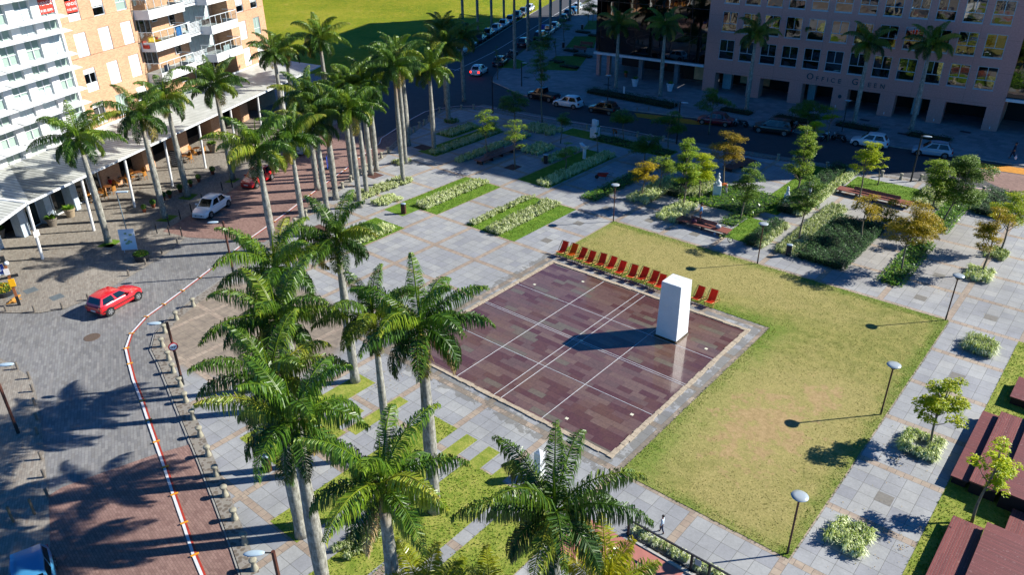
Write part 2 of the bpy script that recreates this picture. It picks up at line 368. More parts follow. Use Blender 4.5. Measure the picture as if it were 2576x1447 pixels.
# plaza slab
west=[(-24.2,10.5),(-26,11.15),(-29.4,12.3),(-32.8,13.4),(-36.3,14.5),(-39.8,15.6),(-43,16.6),(-44.9,17.1),(-46.5,18.2),(-47.6,19.7),(-48.6,21.7),(-50.4,26.5),(-52.5,30.6),(-53.9,33.3),(-56.8,38.6),(-58.6,43.2),(-60.2,46.6),(-62.4,51.8),(-64.5,55.8),(-66.6,60.4),(-68,64),(-69.3,66.6),(-69.9,68.4),(-69.3,70.2),(-67.6,71.5),(-64,72.1),(-56,72.6),(-49,73.9),(-40,75.4),(-30,76.9),(-20,78.2),(-10,80.0),(2,82.2),(12,84)]
sheet('plaza',west+[(12,-12),(-18,-12)],.03,PL,'grey granite slab plaza with tan bands')
m_peb=NT('pebble_mosaic')
vo=m_peb.n('ShaderNodeTexVoronoi'); vo.inputs['Scale'].default_value=4.2; m_peb.L(m_peb.pos(),vo.inputs['Vector'])
c=m_peb.ramp(vo.outputs['Distance'],[(.0,'#564e44'),(.42,'#6a6156'),(.5,'#86807a'),(.6,'#7e786e')]); m_peb.fin(c,.85); m_peb=m_peb.m
def strip(name,pts,w0,w1,z,m,label):
    b=MB(); vs=[]
    for i,p in enumerate(pts):
        a=Vector(pts[max(i-1,0)]); c=Vector(pts[min(i+1,len(pts)-1)]); d=(c-a).normalized(); n=Vector((-d.y,d.x)); p=Vector(p)
        vs+= [tuple(p+n*w0)+(z,),tuple(p+n*w1)+(z,)]
    fs=[(2*i,2*i+1,2*i+3,2*i+2) for i in range(len(pts)-1)]; b.add(vs,fs); return struct(b.build(name,m),label)
strip('pebble_border',west,-.36,.36,.034,m_peb,'pebble mosaic border under the concrete bollards')
strip('kerb_line',west,.40,.47,.036,mat('kerb_pale','#8a8882',.8,var=.2),'thin pale kerb line along the street')
b=MB(); vs=[]
# kerb face of plaza is flush; kerb of the north sidewalk is a real step
pts=[(-80.0,92),(-75.0,83.8),(-67,80.6),(-58.5,81.2),(-42.5,85.3),(-30,87.0),(-12,89.6),(30,94)]
for p in pts: vs+=[(p[0],p[1],0),(p[0],p[1],.12)]
b.add(vs,[(2*i,2*i+1,2*i+3,2*i+2) for i in range(len(pts)-1)]); struct(b.build('sidewalk_kerb',mat('kerb_concrete','#a5a39c',.8)),'kerb of the north sidewalk')
sheet('yellow_hatching',[(-50.2,82.6),(-47.6,83.4),(-43.3,84.3),(-40,84.0),(-42.0,82.6),(-48.9,81.2)],.006,m_yel,'yellow painted patch on the dark road')
sheet('yellow_hatching',[(-14,88.4),(-12.6,86.7),(-8,87.4),(12,90.0),(12,92.2),(-9,89.3)],.006,m_yel,'yellow painted crossing band at the right')
sheet('east_paving',[(-6.5,79.2),(-10,78.6),(-9.5,81.0),(-4,82.4),(14,85),(14,83),(0,80.6)][0:0] or [(-11.5,83.6),(-12,86.5),(-8,87.2),(14,89.8),(14,84.6),(0,82.3),(-8,81.0)],.004,m_brick,'pinkish block paving at the right end of the road')
m_line=mat('road_paint','#b9bbbd',.7,var=.25)
strip('lane_marking',[(-84.3,85.5),(-86.2,92),(-88.5,99),(-93.5,111.5),(-101,130),(-112,157)],-.07,.07,.006,m_line,'thin pale centre line of the avenue')
strip('kerb_line',[(-89.9,92.0),(-91,94.6),(-97.2,109),(-102.7,121),(-113,145),(-130,185)],-.12,.12,.02,mat('kerb_concrete','#a5a39c',.8),'kerb line of the avenue beside the meadow')
strip('lane_marking',[(-89.4,86),(-83.9,86.2)],-.08,.08,.006,m_line,'pale stop line across the avenue')
# soil pits, grass, lawn
LAWN=m_lawn(); GR=m_lawn('green_turf',False,('#3c5a14','#4e6e1c','#648028','#87903f')); GR2=m_lawn('dry_turf',False,('#4c6a1c','#6f7e2c','#8f9143','#a79b58'))
m_soil=mat('mulch_soil','#50332a',.9,var=.45,scale=14,bump=.6)
sheet('lawn',[(-33.3,44.25),(-15.45,44.25),(-15.45,26.25),(-6.6,26.25),(-6.6,52.6),(-33.3,52.6)],.05,LAWN,'large L-shaped lawn, green at the edges and worn in the middle')
rects('grass_panels',[(-51.0,-46.4,41.9,44.0),(-51,-46.4,43.99,52.7)][1:]+[(-51.0,-48.5,41.85,43.99),(-50.2,-46.5,35.6,40.2),(-42.9,-37.4,44.0,52.7),(-60.6,-57.8,55.2,66.6),(-63.7,-61.0,60.8,66.1),(-46.5,-42.6,55.3,67.2),(-52.4,-38.3,70.1,72.6),(-24.6,-22.4,55.6,60.7),(-25.4,-22.9,62.6,77.2),(-20.8,-14.8,72.6,76.8)],.036,GR,'green turf panels between the plaza bays')
rects('grass_strips',[(-32.8,-28.7,15.4,19.4),(-32.5,-31.0,19.4,23.5),(-30.4,-29.4,19.4,21.3),(-28.9,-28.1,19.6,23.5),(-26.3,-24.2,12.9,20.4),(-26.3,-24.2,20.4,23.5),(-22.3,-20.3,9.5,15.4),(-23.5,-22.7,16.2,23.5),(-21.9,-21.1,21.9,23.5),(-22.0,-18.9,15.4,21.9),(-20.3,-19.6,21.9,23.5),(-18.2,-15.4,15.5,20.4),(-17.2,-15.4,20.4,21.6)],.036,GR2,'grass strips between paving under the nearest palms')
rects('side_turf',[(-2.5,9,26,52.7)],.036,GR2,'turf around the wooden platforms')
rects('tree_pits',[(-59.2,-57.8,46.5,47.9),(-52.9,-51.3,34.7,36.1),(-49.8,-48.5,57.0,58.5),(-20.3,-19.1,58.2,59.7),(-62.0,-60.2,55.8,57.2),(-37.4,-36.0,20,21.4)],.038,m_soil,'square reddish soil pits')
b=MB()
for qs in (((970,1040),(1110,962),(1225,975),(1120,1045)),((1555,780),(1690,718),(1792,725),(1690,790)),((1785,555),(1890,503),(1995,510),(1905,570)),((2250,392),(2335,345),(2420,350),(2350,395))):
    b.add([T(0,560,*p)+(.026,) for p in qs],[(0,1,2,3)])
struct(b.build('palm_grass_pits',GR),'grass diamonds at the feet of the arcade palms')
b=MB()
for cx,cy in ((-35.45,45.85),(-35.45,50.35),(-35.45,54.7),(-31.0,54.7),(-26.6,54.6),(-8.97,54.8),(-4.53,54.85),(-4.5,46.0),(-4.57,32.75),(-4.5,37.0),(-8.9,59.2)):
    b.box(cx-.38,cx+.38,cy-.38,cy+.38,.02,.036)
struct(b.build('dark_slabs',mat('dark_granite','#6e6a63',.7,var=.2,scale=8)),'darker granite slabs set in the paving')
b=MB()
for x0,y0 in ((-57.2,15.9),(-59.8,15.1),(-60.3,14.0),(-62.8,22.4),(-60.6,21.0),(-60.2,18.6)): b.box(x0-.42,x0+.42,y0-.42,y0+.42,.0,.026)
struct(b.build('access_covers',mat('cover_steel','#5c6468',.6,var=.15)),'dark access covers in the walkway')
b=MB()
for x0,y0 in ((-72.5,88.5),(-60.6,92.0),(-44.0,93.0),(-26.7,96.4),(-21.5,93.5),(-16.2,98.5),(-24.3,92.3)): b.box(x0-.55,x0+.55,y0-.3,y0+.3,.1,.126)
struct(b.build('access_covers',mat('cover_dark','#1a1c20',.6)),'dark drain covers in the north sidewalk')
o=MB().lathe([(.0,.0),(.52,.0),(.5,.012),(.0,.014)],(*G(231,848),-.028),24).build('manhole_cover',mat('manhole_iron','#6c5c50',.6,metal=.4,var=.3,scale=20)); tag(o,'round rusty manhole cover in the grey street','manhole cover')
# ------------------------------------------------------------ basin
px0,px1,py0,py1=-32.45,-16.6,27.1,42.9
b=MB(); b.box(px0,px1,py0,py1,.0,.045); struct(b.build('reflecting_basin',m_slate()),'shallow wet basin floored with purple and brown slate')
b=MB(); rg=random.Random(3)
def edge_stones(p,q,nx,ny):
    p=Vector(p);q=Vector(q); L=(q-p).length; d=(q-p)/L; x=0
    while x<L-.05:
        l=min(rg.uniform(.32,.55),L-x); w=.27+rg.uniform(-.03,.05); i=rg.uniform(-.05,.02)
        a=p+d*(x+.01); c=p+d*(x+l-.01); n=Vector((nx,ny))
        P=[a-n*i,c-n*(i+rg.uniform(-.02,.02)),c+n*w,a+n*w]; b.prism([tuple(v) for v in P],.02,.085+rg.uniform(0,.015)); x+=l
edge_stones((px0-.3,py1),(px1+.3,py1),0,1); edge_stones((px1,py0-.02),(px1,py1+.0),1,0); edge_stones((px0,py0),(px0,py1),-1,0); edge_stones((px0-.3,py0),(px1+.3,py0),0,-1)
struct(b.build('basin_coping',mat('coping_stone','#a1937f',.8,var=.25,scale=6,bump=.3)),'irregular pale stone coping of the basin')
b=MB(); w=.014
for yy in (38.5,35.06,34.88,31.3): b.box(px0,px1,yy-w,yy+w,.04,.052)
for xx in (-27.7,-24.72,-24.2,-21.2): b.box(xx-w,xx+w,py0,py1,.04,.053)
struct(b.build('inlay_lines',mat('inlay_metal','#bfc3c6',.4,var=.1)),'thin pale inlay lines across the basin')
lm=mat('fitting_white','#c9c7b0',.4)
for n_,(x,y) in enumerate(((-31.4,39.2),(-28.9,41.8),(-20.1,28.0),(-17.5,30.6),(-17.5,39.3),(-24.2,35.1))):
    b=MB(); b.box(x-.09,x+.09,y-.09,y+.09,.04,.06); o=b.build('floor_light',lm)
    tag(o,['square floor light near the left corner of the basin','square floor light near the top corner of the basin','square floor light nearest the bottom corner of the basin','square floor light right of the bottom corner of the basin','square floor light right of the marble pillar','square floor light in the shadow of the marble pillar'][n_],'floor light','floor lights in the basin')
# marble pillar
q0=Vector(T(2000,1120,1435,490)); q1=Vector(T(2000,1120,1645,570)); q2=Vector(T(2000,1120,1768,490))
pc=(-20.05,39.4); t_=thing('marble_pillar','tall white marble block standing on a dark base in the basin','pillar',pc)
def m_marble():
    t=NT('white_marble'); n=t.noise(2.2,6,.65); w=t.noise(1.1,6,.7)
    c=t.ramp(w,[(0,'#9fa5a8'),(.25,'#c9cdcf'),(.7,'#dcdedf')]); t.fin(c,.4); t.bump(n,.8,.1); return t.m
MARB=m_marble()
b=MB(); h=.76; h2=.69
b.add([(-h,-h,.16),(h,-h,.16),(h,h,.16),(-h,h,.16),(-h2,-h2,4.08),(h2,-h2,4.08),(h2,h2,4.08),(-h2,h2,4.08)],[(3,2,1,0),(4,5,6,7),(0,1,5,4),(1,2,6,5),(2,3,7,6),(3,0,4,7)])
b.build('block',MARB,t_,bevel=.02)
b=MB(); b.box(-.83,.83,-.83,.83,.03,.13); b.box(-.7,.7,-.7,.7,.13,.17); b.build('base',mat('dark_stone','#4a3c28',.5,var=.3,scale=6),t_)
# painted lane separator
rl=[G(510,1447),T(0,1680,1955,1257),T(0,1680,1850,935),T(0,1680,1750,647),T(0,1680,1660,372),T(0,1680,1570,118)]+[T(0,1120,*p) for p in ((1495,1343),(1430,1147),(1345,930),(1305,775),(1270,620),(1320,472),(1470,303),(1645,178),(1830,40))]+[T(0,560,*p) for p in ((2000,1352),(2160,1230),(2500,965))]+[T(1000,560,*p) for p in ((175,787),(305,695),(540,515),(655,428),(880,270),(960,205),(1020,150),(1240,0))]+[G(x,y) for x,y in ((960,348),(1000,322),(1040,297),(1070,281),(1100,274),(1150,267),(1200,267),(1260,275),(1330,290),(1450,309),(1560,325),(1700,355),(1900,395),(2200,437),(2300,453),(2576,489))]
rl=[(-22.6,8.1)]+rl+[(8,84.5)]
strip('lane_separator_white',rl,-.02,.11,.03,mat('line_white','#c6c8ca',.6,var=.1),'white painted band following the curb of the street')
strip('lane_separator_red',rl,-.12,-.02,.032,mat('line_red','#9c2f1c',.6,var=.2),'red painted band beside the white one')
studs=[T(0,1120,*p) for p in ((1830,40),(1645,178),(1470,303),(1320,472),(1270,620),(1305,775),(1430,1147),(1495,1343))]+[T(0,1680,*p) for p in ((1570,118),(1660,372),(1750,647),(1850,935),(1955,1257))]+[T(0,560,*p) for p in ((2500,965),(2160,1230),(2000,1352))]+[T(1000,560,*p) for p in ((175,787),(305,695),(540,515),(655,428),(880,270),(960,205),(1020,150))]
studs.sort(key=lambda p:p[1]); my=mat('stud_yellow','#c98a1e',.5)
for i,p in enumerate(studs):
    # orient across line
    j=min(range(len(rl)-1),key=lambda j:(Vector(rl[j])-Vector(p)).length+(Vector(rl[j+1])-Vector(p)).length-(Vector(rl[j+1])-Vector(rl[j])).length)
    d=Vector(rl[j+1])-Vector(rl[j]); an=math.atan2(d.y,d.x)
    b=MB(); b.box(-.045,.045,-.19,.17,0,.06); o=b.build('reflector_stud',my,loc=(p[0],p[1],.03),rz=an,bevel=.015)
    tag(o,'yellow reflector clip on the red-white lane line, %s counted from the bottom edge'%ORD[i],'reflector','reflector clips on the lane line')
# ------------------------------------------------------------ palms
def m_leaf(name,cols,rough=.38,trans=.25,spec=.6):
    t=NT(name); at=t.n('ShaderNodeAttribute',attribute_name='tint'); oi=t.n('ShaderNodeObjectInfo')
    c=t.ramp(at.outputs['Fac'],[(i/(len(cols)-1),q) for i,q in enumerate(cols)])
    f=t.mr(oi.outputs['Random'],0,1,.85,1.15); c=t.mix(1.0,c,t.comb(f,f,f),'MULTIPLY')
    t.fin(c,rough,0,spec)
    if trans:
        tr=t.n('ShaderNodeBsdfTranslucent'); ms=t.n('ShaderNodeMixShader'); ms.inputs[0].default_value=trans
        c2=t.mix(1.0,c,(1.15,1.25,.55),'MULTIPLY'); t.L(c2,tr.inputs[0]); t.L(t.b.outputs[0],ms.inputs[1]); t.L(tr.outputs[0],ms.inputs[2])
        t.L(ms.outputs[0],t.t.nodes['Material Output'].inputs[0])
    return t.m
PALM=m_leaf('palm_leaf',['#14300b','#28490f','#456614','#6b801b','#938f2c','#a48a50'],.42,.16,.45)
PALMY=m_leaf('young_palm_leaf',['#4d6a12','#7f8c18','#a39c20','#b7a53a'],.35,.35,.6)
DRY=m_leaf('dry_palm_leaf',['#57401f','#8a6a3a','#b39a72','#c9b896'],.6,.2,.3)
def m_bark():
    t=NT('palm_trunk'); x,y,z=t.xyz(); n=t.noise(3,5,.7); mp=t.n('ShaderNodeMapping'); t.L(t.pos(),mp.inputs[0]); mp.inputs['Scale'].default_value=(1,1,.35); n2=t.noise(7,5,.7,mp.outputs[0])
    ring=t.math('SINE',t.math('MULTIPLY',t.math('ADD',z,t.math('MULTIPLY',n,.25)),26))
    c=t.ramp(n2,[(.32,'#57544a'),(.5,'#86847a'),(.68,'#aaa89c')]); c=t.mix(t.math('MULTIPLY',t.mr(ring,.5,1),.22),c,'#5d574c')
    c=t.mix(t.mr(z,7.3,9.2),c,'#83705a'); t.fin(c,.85); t.bump(n2,.4,.03); return t.m
BARK=m_bark(); SHAFT=mat('palm_crownshaft','#6d8a16',.4,var=.35,scale=1.3)
class Leaf:
    def __init__(s): s.v=[]; s.f=[]; s.t=[]
    def strip(s,pts,w,side,tint):
        b=len(s.v)
        for p,ww in zip(pts,w):
            s.v.append(tuple(p-side*ww)); s.v.append(tuple(p+side*ww))
        for i in range(len(pts)-1): s.f.append((b+2*i,b+2*i+1,b+2*i+3,b+2*i+2)); s.t.append(tint)
    def quad(s,a,b_,c,d,tint):
        b=len(s.v); s.v+= [tuple(a),tuple(b_),tuple(c),tuple(d)]; s.f.append((b,b+1,b+2,b+3)); s.t.append(tint)
    def mesh(s,name,mats,mi=None):
        me=bpy.data.meshes.new(name); me.from_pydata(s.v,[],s.f)
        for m in (mats if isinstance(mats,list) else [mats]): me.materials.append(m)
        a=me.attributes.new('tint','FLOAT','FACE'); a.data.foreach_set('value',s.t)
        if mi: me.polygons.foreach_set('material_index',mi)
        me.update(); return me
    def obj(s,name,mats,parent=None,loc=None,mi=None):
        o=bpy.data.objects.new(name,s.mesh(name,mats,mi)); COL.objects.link(o)
        if parent: o.parent=parent
        if loc is not None: o.location=loc
        return o
def frond(L,rg,az,el,length,droop,tint,nl=46,lw=.042,ll=.8,hang=.75,o=Vector((0,0,0))):
    # rachis
    d=Vector((math.cos(az)*math.cos(el),math.sin(az)*math.cos(el),math.sin(el))); side0=Vector((-math.sin(az),math.cos(az),0))
    pts=[Vector(o)]; n=16; e=el; twist=rg.uniform(-.25,.25)
    for i in range(n):
        e-= droop/n*(.4+1.5*i/n); a2=az+twist*i/n*.5
        pts.append(pts[-1]+Vector((math.cos(a2)*math.cos(e),math.sin(a2)*math.cos(e),math.sin(e)))*(length/n))
    # rachis mesh
    up_=Vector((0,0,1))
    L.strip(pts,[.045*(1-i/(n+1))+.008 for i in range(n+1)],side0,min(1,tint+.12))
    L.strip(pts,[.03*(1-i/(n+1))+.005 for i in range(n+1)],up_,min(1,tint+.12))
    for k in range(nl):
        u=.13+.87*k/nl; q=u*n; i=min(n-1,int(q)); p=pts[i].lerp(pts[i+1],q-i); t=(pts[i+1]-pts[i]).normalized()
        side=t.cross(up_); side=side.normalized() if side.length>.05 else side0
        nrm=side.cross(t).normalized()
        prof=max(.28,math.sin(PI*min(1,(u*.86+.16)))**.7)*ll
        for sg,row in ((-1,0),(1,0),(-1,1),(1,1)):
            lift=rg.uniform(-.1,.4) if row==0 else rg.uniform(-.75,-.2)
            dr=(side*sg*1.0+t*rg.uniform(.35,.75)+nrm*lift).normalized()
            le=prof*rg.uniform(.85,1.1)*(1 if row==0 else .85); h=hang*rg.uniform(.75,1.3)*(.8+.45*min(1,max(0,-e+.6)))
            a=p; b_=p+dr*le*.42+Vector((0,0,-1))*le*.08*h
            c=b_+(dr*(1-.45*h)+Vector((0,0,-1))*h).normalized()*le*.36
            e_=c+(dr*(.5-.3*h)+Vector((0,0,-1))*(h+.35)).normalized()*le*.26
            w=(t*.8+nrm*rg.uniform(-1,1)).normalized()
            L.strip([a,b_,c,e_],[lw*.5,lw,lw*.75,lw*.1],w,max(0,min(1,tint+rg.uniform(-.13,.13)+(.12 if k>nl*.88 else 0))))
def crown_mesh(seed,n=17,length=3.55,mat_=None,young=False,tb=0):
    rg=random.Random(seed); L=Leaf()
    for i in range(n):
        u=i/(n-1); az=i*2.39996+rg.uniform(-.25,.25)
        el=rad(82-100*u**.9+rg.uniform(-8,8)) if not young else rad(85-75*u+rg.uniform(-8,8))
        dp=rad(62+40*u+rg.uniform(-10,18)) if not young else rad(38+30*u+rg.uniform(-8,10))
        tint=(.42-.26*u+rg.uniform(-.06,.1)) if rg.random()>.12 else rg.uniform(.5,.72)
        if young: tint=rg.uniform(.2,.8)
        if i==n-1 and not young: tint=.85
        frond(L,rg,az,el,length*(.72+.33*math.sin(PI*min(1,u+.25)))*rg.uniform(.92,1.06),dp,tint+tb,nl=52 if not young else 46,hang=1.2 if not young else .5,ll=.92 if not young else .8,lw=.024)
    # spear
    L.strip([Vector((0,0,0)),Vector((.06,.02,1.2)),Vector((.12,.05,2.1))],[.05,.04,.01],Vector((1,0,0)),.6)
    L.strip([Vector((0,0,0)),Vector((.06,.02,1.2)),Vector((.12,.05,2.1))],[.05,.04,.01],Vector((0,1,0)),.6)
    return L.mesh('palm_crown',mat_ or PALM)
CR=[crown_mesh(s,n) for s,n in ((11,18),(12,19),(13,17),(14,18),(15,17))]
CRY=crown_mesh(21,11,2.6,PALMY,True)
def palm(label,base,h,var=0,rz=0,cs=1.0,tr=1.0,dry=0,group=None,young=False,lean=(0,0)):
    t=thing('royal_palm',label,'palm tree',base,0,group)
    rg=random.Random(hash(label)%9999 if 0 else int(abs(base[0]*31+base[1]*17)*10))
    sh=1.45*cs; th=h-sh; R=.24*tr
    pts=[];rs=[]
    for i in range(13):
        u=i/12; pts.append((lean[0]*math.sin(u*PI)*.5+lean[0]*u*.3,lean[1]*math.sin(u*PI)*.5,th*u)); rs.append(R*(1.35-.9*min(1,u*9)*.38 if u<.12 else 1.0+.16*math.sin(PI*min(1,(u-.12)/.6))-.28*max(0,(u-.6)/.4)))
    MB().tube(pts,rs,12).build('trunk',BARK,t,smooth=True)
    top=Vector(pts[-1])
    MB().tube([top,top+Vector((0,0,sh*.45)),top+Vector((0,0,sh*.85)),top+Vector((.02,0,sh*1.05))],[R*.62,R*.6,R*.42,R*.2],10).build('crownshaft',SHAFT,t,smooth=True)
    me=CRY if young else CR[var%len(CR)]
    c=bpy.data.objects.new('crown',me); COL.objects.link(c); c.parent=t; c.location=top+Vector((0,0,sh*.82)); c.rotation_euler=(rg.uniform(-.06,.06),rg.uniform(-.06,.06),rz); c.scale=(cs,)*3
    for k in range(dry):
        L=Leaf(); a=rz*1.7+k*2.2
        frond(L,rg,a,rad(-25),2.6*cs,rad(62),.6,nl=46,hang=1.0,ll=.6,lw=.02); L.obj('dry_frond',DRY,t,loc=top+Vector((0,0,sh*.8)))
    return t
def basept(x,y,z): g=G(x,y,z); return (g[0],g[1])
# (label, base, crown height, variant, rot, crown scale, trunk scale, dry fronds)
PG='royal palms'
def pl(label,base,h,v,rz,cs=1,tr=1,dry=0,lean=(0,0)): return palm(label,base,h-.0,v,rz,cs,tr,dry,PG,lean=lean)
pl('tall royal palm before the white sunshade facade, nearest the arcade corner',G(273,609.6),9.2,0,.5,1.08,1.0,lean=(0,.0))
pl('royal palm before the brick facade, behind the topiary pots',G(414.6,548),9.5,1,1.2,1.05)
pl('royal palm with base in a grass diamond, left of the fourth canopy pole',G(472,494),9.6,2,2.2,1.0)
pl('royal palm standing against the balconies of the brick building',G(586,452),9.8,3,3.0,1.05)
b5=basept(687,125,9.6); pl('royal palm at the far right corner of the brick building',b5,9.6,1,4.0,1.0)
b6=basept(716,118,9.2); pl('royal palm half hidden right behind the palm at the brick corner',b6,9.2,4,5.0,.95)
pl('lone royal palm in front of the meadow, left of the palm row',basept(803,90,10),10,0,.4,1.2,1.05)
pl('royal palm by the lane separator, first of the street row from the left',G(690,627),8.8,2,.9,1.15,1.05)
pl('slimmer royal palm second in the street row, over a soil pit',G(767,594),8.8,3,2.1,1.0,.85)
pl('royal palm third in the street row',G(823,531.7),8.3,0,3.3,1.0,.95)
pl('royal palm with a bright green crownshaft, fourth in the street row',G(845.7,501.7),9.2,1,4.2,1.05,1.05)
pl('royal palm fifth in the street row, rising from pale ground cover',G(906,522),9.3,4,5.1,1.0,.9)
pl('royal palm sixth in the street row, rising from pale ground cover',G(923,491.7),8.8,2,.3,.95,.85)
pl('royal palm seventh in the street row, beside a soil pit',G(933.4,440),9.4,0,1.9,1.0,.95)
pl('tall thin royal palm at the end of the long pale planting bed',G(1014.8,461.6),11.6,3,2.7,1.0,.85)
pl('tall royal palm in a round clump of pale ground cover',G(1021,411.5),11.4,1,3.9,.95,.85)
pl('thick royal palm behind the two tall ones, over a soil pit',G(1026,366),9.6,4,4.6,1.0,1.25)
pl('royal palm by the street bend, at the edge of the building shadow',G(1092.5,380),9.2,0,5.6,1.05,.95)
pl('shaded royal palm standing in a dark round clump near the bend',G(1128.8,307),9.4,2,.8,1.1,1.15)
pl('royal palm behind the street bend with a sunlit narrow crown',basept(1112,65,9.8),9.8,3,1.6,.85)
pl('dark royal palm by the avenue corner, in shadow before the parked cars',basept(1160,85,8.6),8.6,1,2.4,1.05)
pl('royal palm filling the gap behind the crowns of the street row',basept(925,200,9.3),9.3,3,1.1,1.05)
pl('royal palm with pale upright leaves between the street row crowns',basept(860,215,9.3),9.3,4,2.6,1.0)
pl('royal palm at the back of the street row by the van',basept(765,235,9.3),9.3,0,3.6,1.0)
# nearest group
pl('royal palm standing free at the corner of the basin, over the walkway',G(894,960.7),9.7,3,.9,.95,1.0)
pl('slender royal palm just left of the basin corner',basept(938,790,8.7),8.7,2,2.2,.9,.72)
pl('royal palm with a brown hanging frond, over the lower left basin edge',G(1095,1287),10.6,1,.2,1.0,1.12,1)
pl('upper palm of the dense group left of the basin',basept(690,665,9.2),9.2,0,1.5,1.05)
pl('middle palm of the dense group left of the basin',basept(695,790,9.5),9.5,4,2.9,1.05)
pl('lower palm of the dense group, above the wooden litter bin',basept(680,945,9.0),9.0,2,3.7,1.0)
pl('royal palm with a thick trunk running off the bottom edge beside the litter bin',basept(736,1045,9.9),9.9,3,4.8,1.0,1.1)
pl('royal palm at the bottom centre with brown dry fronds hanging',basept(958,1205,9.6),9.6,0,5.4,.95,1.05,2)
pl('dark glossy royal palm at the bottom, right of centre',basept(1395,1275,9.0),9.0,1,2.25,.98,1.1,1)
y1=palm('bright yellow-green young palm at the bottom beside the railing',basept(1525,1480,5.0),5.0,0,1.35,1.0,.8,0,'young palms at the bottom edge',True)
y2=palm('young palm with one frond reaching in at the bottom edge',basept(1075,1520,4.6),4.6,0,1.9,1.0,.7,0,'young palms at the bottom edge',True)
y3=palm('young palm whose yellowing frond tips show at the bottom edge',basept(1235,1530,4.4),4.4,0,3.9,.9,.7,0,'young palms at the bottom edge',True)
# shaded palms before the office
OG='shaded royal palms before the office building'
for lb,bx,by,tx,ty,v,rz in (('shaded royal palm in front of the black glass wing, left one',1548.6,223,1556,62,0,.3),('shaded royal palm in front of the black glass wing, right one',1660,244,1666,65,1,1.3),
    ('shaded royal palm before the first arcade pier of the office building',1876.8,278,1895,85,2,2.2),('shaded royal palm left of the office name',2008.4,253,2031,83,3,3.1),
    ('shaded royal palm crossing the office name',2147.4,313,2181,108,4,4.0),('shaded royal palm right of the office name',2291.4,328,2336,110,0,5.2)):
    g=G(bx,by); h=hgt(g,ty); p=palm(lb,g,max(6.5,h+.3),v,rz,.95,.95,0,OG)
# avenue palms
AG='palms along the avenue'
def S_(x,y,z=0): return T(1600,0,x,y,z,.31056)
for lb,bx,by,v in (('avenue palm trunk against the meadow, first from the left',665,420,0),('avenue palm trunk against the meadow, second from the left',850,440,1),('avenue palm trunk against the meadow, third from the left',1020,330,2),('avenue palm trunk against the meadow, fourth from the left',1175,250,3),
    ('large shaded avenue palm on the near turf corner',1310,865,4),('shaded avenue palm behind the parked cars, near one',1475,640,0),('shaded avenue palm rising from a small turf square',1625,590,1),('shaded avenue palm beside the white parked car',1755,430,2),('thin shaded avenue palm further along the parked cars',1880,300,3),('shaded avenue palm near the far end of the parked cars',2000,260,4),('farthest shaded avenue palm on the right of the road',2105,180,0)):
    palm(lb,S_(bx,by),12.8 if by>560 else 13.2,v,bx*.01,1.05,.95,0,AG)
# ------------------------------------------------------------ young trees
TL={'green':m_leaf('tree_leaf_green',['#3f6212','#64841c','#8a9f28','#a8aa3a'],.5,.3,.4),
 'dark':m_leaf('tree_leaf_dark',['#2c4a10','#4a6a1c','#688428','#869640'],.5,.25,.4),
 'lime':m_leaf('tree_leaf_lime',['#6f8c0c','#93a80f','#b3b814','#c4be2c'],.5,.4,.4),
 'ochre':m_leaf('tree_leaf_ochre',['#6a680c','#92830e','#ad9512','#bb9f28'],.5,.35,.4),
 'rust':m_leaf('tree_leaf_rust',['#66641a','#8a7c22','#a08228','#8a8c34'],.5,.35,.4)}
TB=mat('tree_bark','#6e6452',.85,var=.3,scale=5,bump=.4)
def tree(label,base,h,r,kind,seed,cb=.42,layers=6,lean=(0,0),dens=1.0,top=1.0,group='young plaza trees'):
    rg=random.Random(seed); t=thing('young_tree',label,'tree',base,0,group)
    rr=.05+.004*h; b=MB(); L=Leaf()
    P=lambda u:Vector((lean[0]*u+.06*math.sin(u*7+seed),lean[1]*u+.06*math.cos(u*5+seed),h*u*.93))
    b.tube([P(i/8) for i in range(9)],[rr*(1.15-.85*i/8) for i in range(9)],7)
    cl=[]
    for i in range(layers):
        u=cb+(1-cb)*(i/(max(1,layers-1)))**1.0; k=max(1,int(round((1-(.55*abs(2*(u-cb)/(1-cb)-.85)))*3.9)))
        for j in range(k):
            az=rg.uniform(0,2*PI); rad_=r*rg.uniform(.3,.78)*(1-.45*max(0,(u-.75)/.25)) if i<layers-1 else r*.15
            c=P(u*.97)+Vector((math.cos(az)*rad_,math.sin(az)*rad_,rg.uniform(.0,.4)))
            s=P(max(cb*.8,u-.16)); b.tube([s,s.lerp(c,.55)+Vector((0,0,-.12)),c],[rr*.42,rr*.28,rr*.12],5)
            cl.append((c,r*rg.uniform(.26,.4)))
            for m_ in range(2):
                c2=c+Vector((rg.uniform(-1,1),rg.uniform(-1,1),rg.uniform(-.25,.3)))*r*.42; cl.append((c2,r*rg.uniform(.16,.28)))
                b.tube([c.lerp(s,.3),c2],[rr*.2,rr*.08],4)
    b.build('trunk',TB,t,smooth=True)
    for c,cr in cl:
        n=int(1000*dens*cr*cr)+16
        for _ in range(n):
            a=rg.uniform(0,2*PI); q=math.sqrt(rg.random())*cr*1.12*(1+.22*math.sin(a*3+seed)); zz=rg.gauss(0,.13)*cr*1.3+.2*cr*(1-(q/cr)**2)
            p=c+Vector((q*math.cos(a),q*math.sin(a),zz)); s_=rg.uniform(.04,.075)
            d=Vector((math.cos(a+rg.uniform(-.8,.8)),math.sin(a+rg.uniform(-.8,.8)),rg.uniform(-.5,.15))).normalized(); w=d.cross(Vector((rg.uniform(-.5,.5),rg.uniform(-.5,.5),1))).normalized()
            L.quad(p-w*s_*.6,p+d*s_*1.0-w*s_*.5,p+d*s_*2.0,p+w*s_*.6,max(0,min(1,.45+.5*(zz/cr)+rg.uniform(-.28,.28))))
    L.obj('crown',TL[kind],t); return t
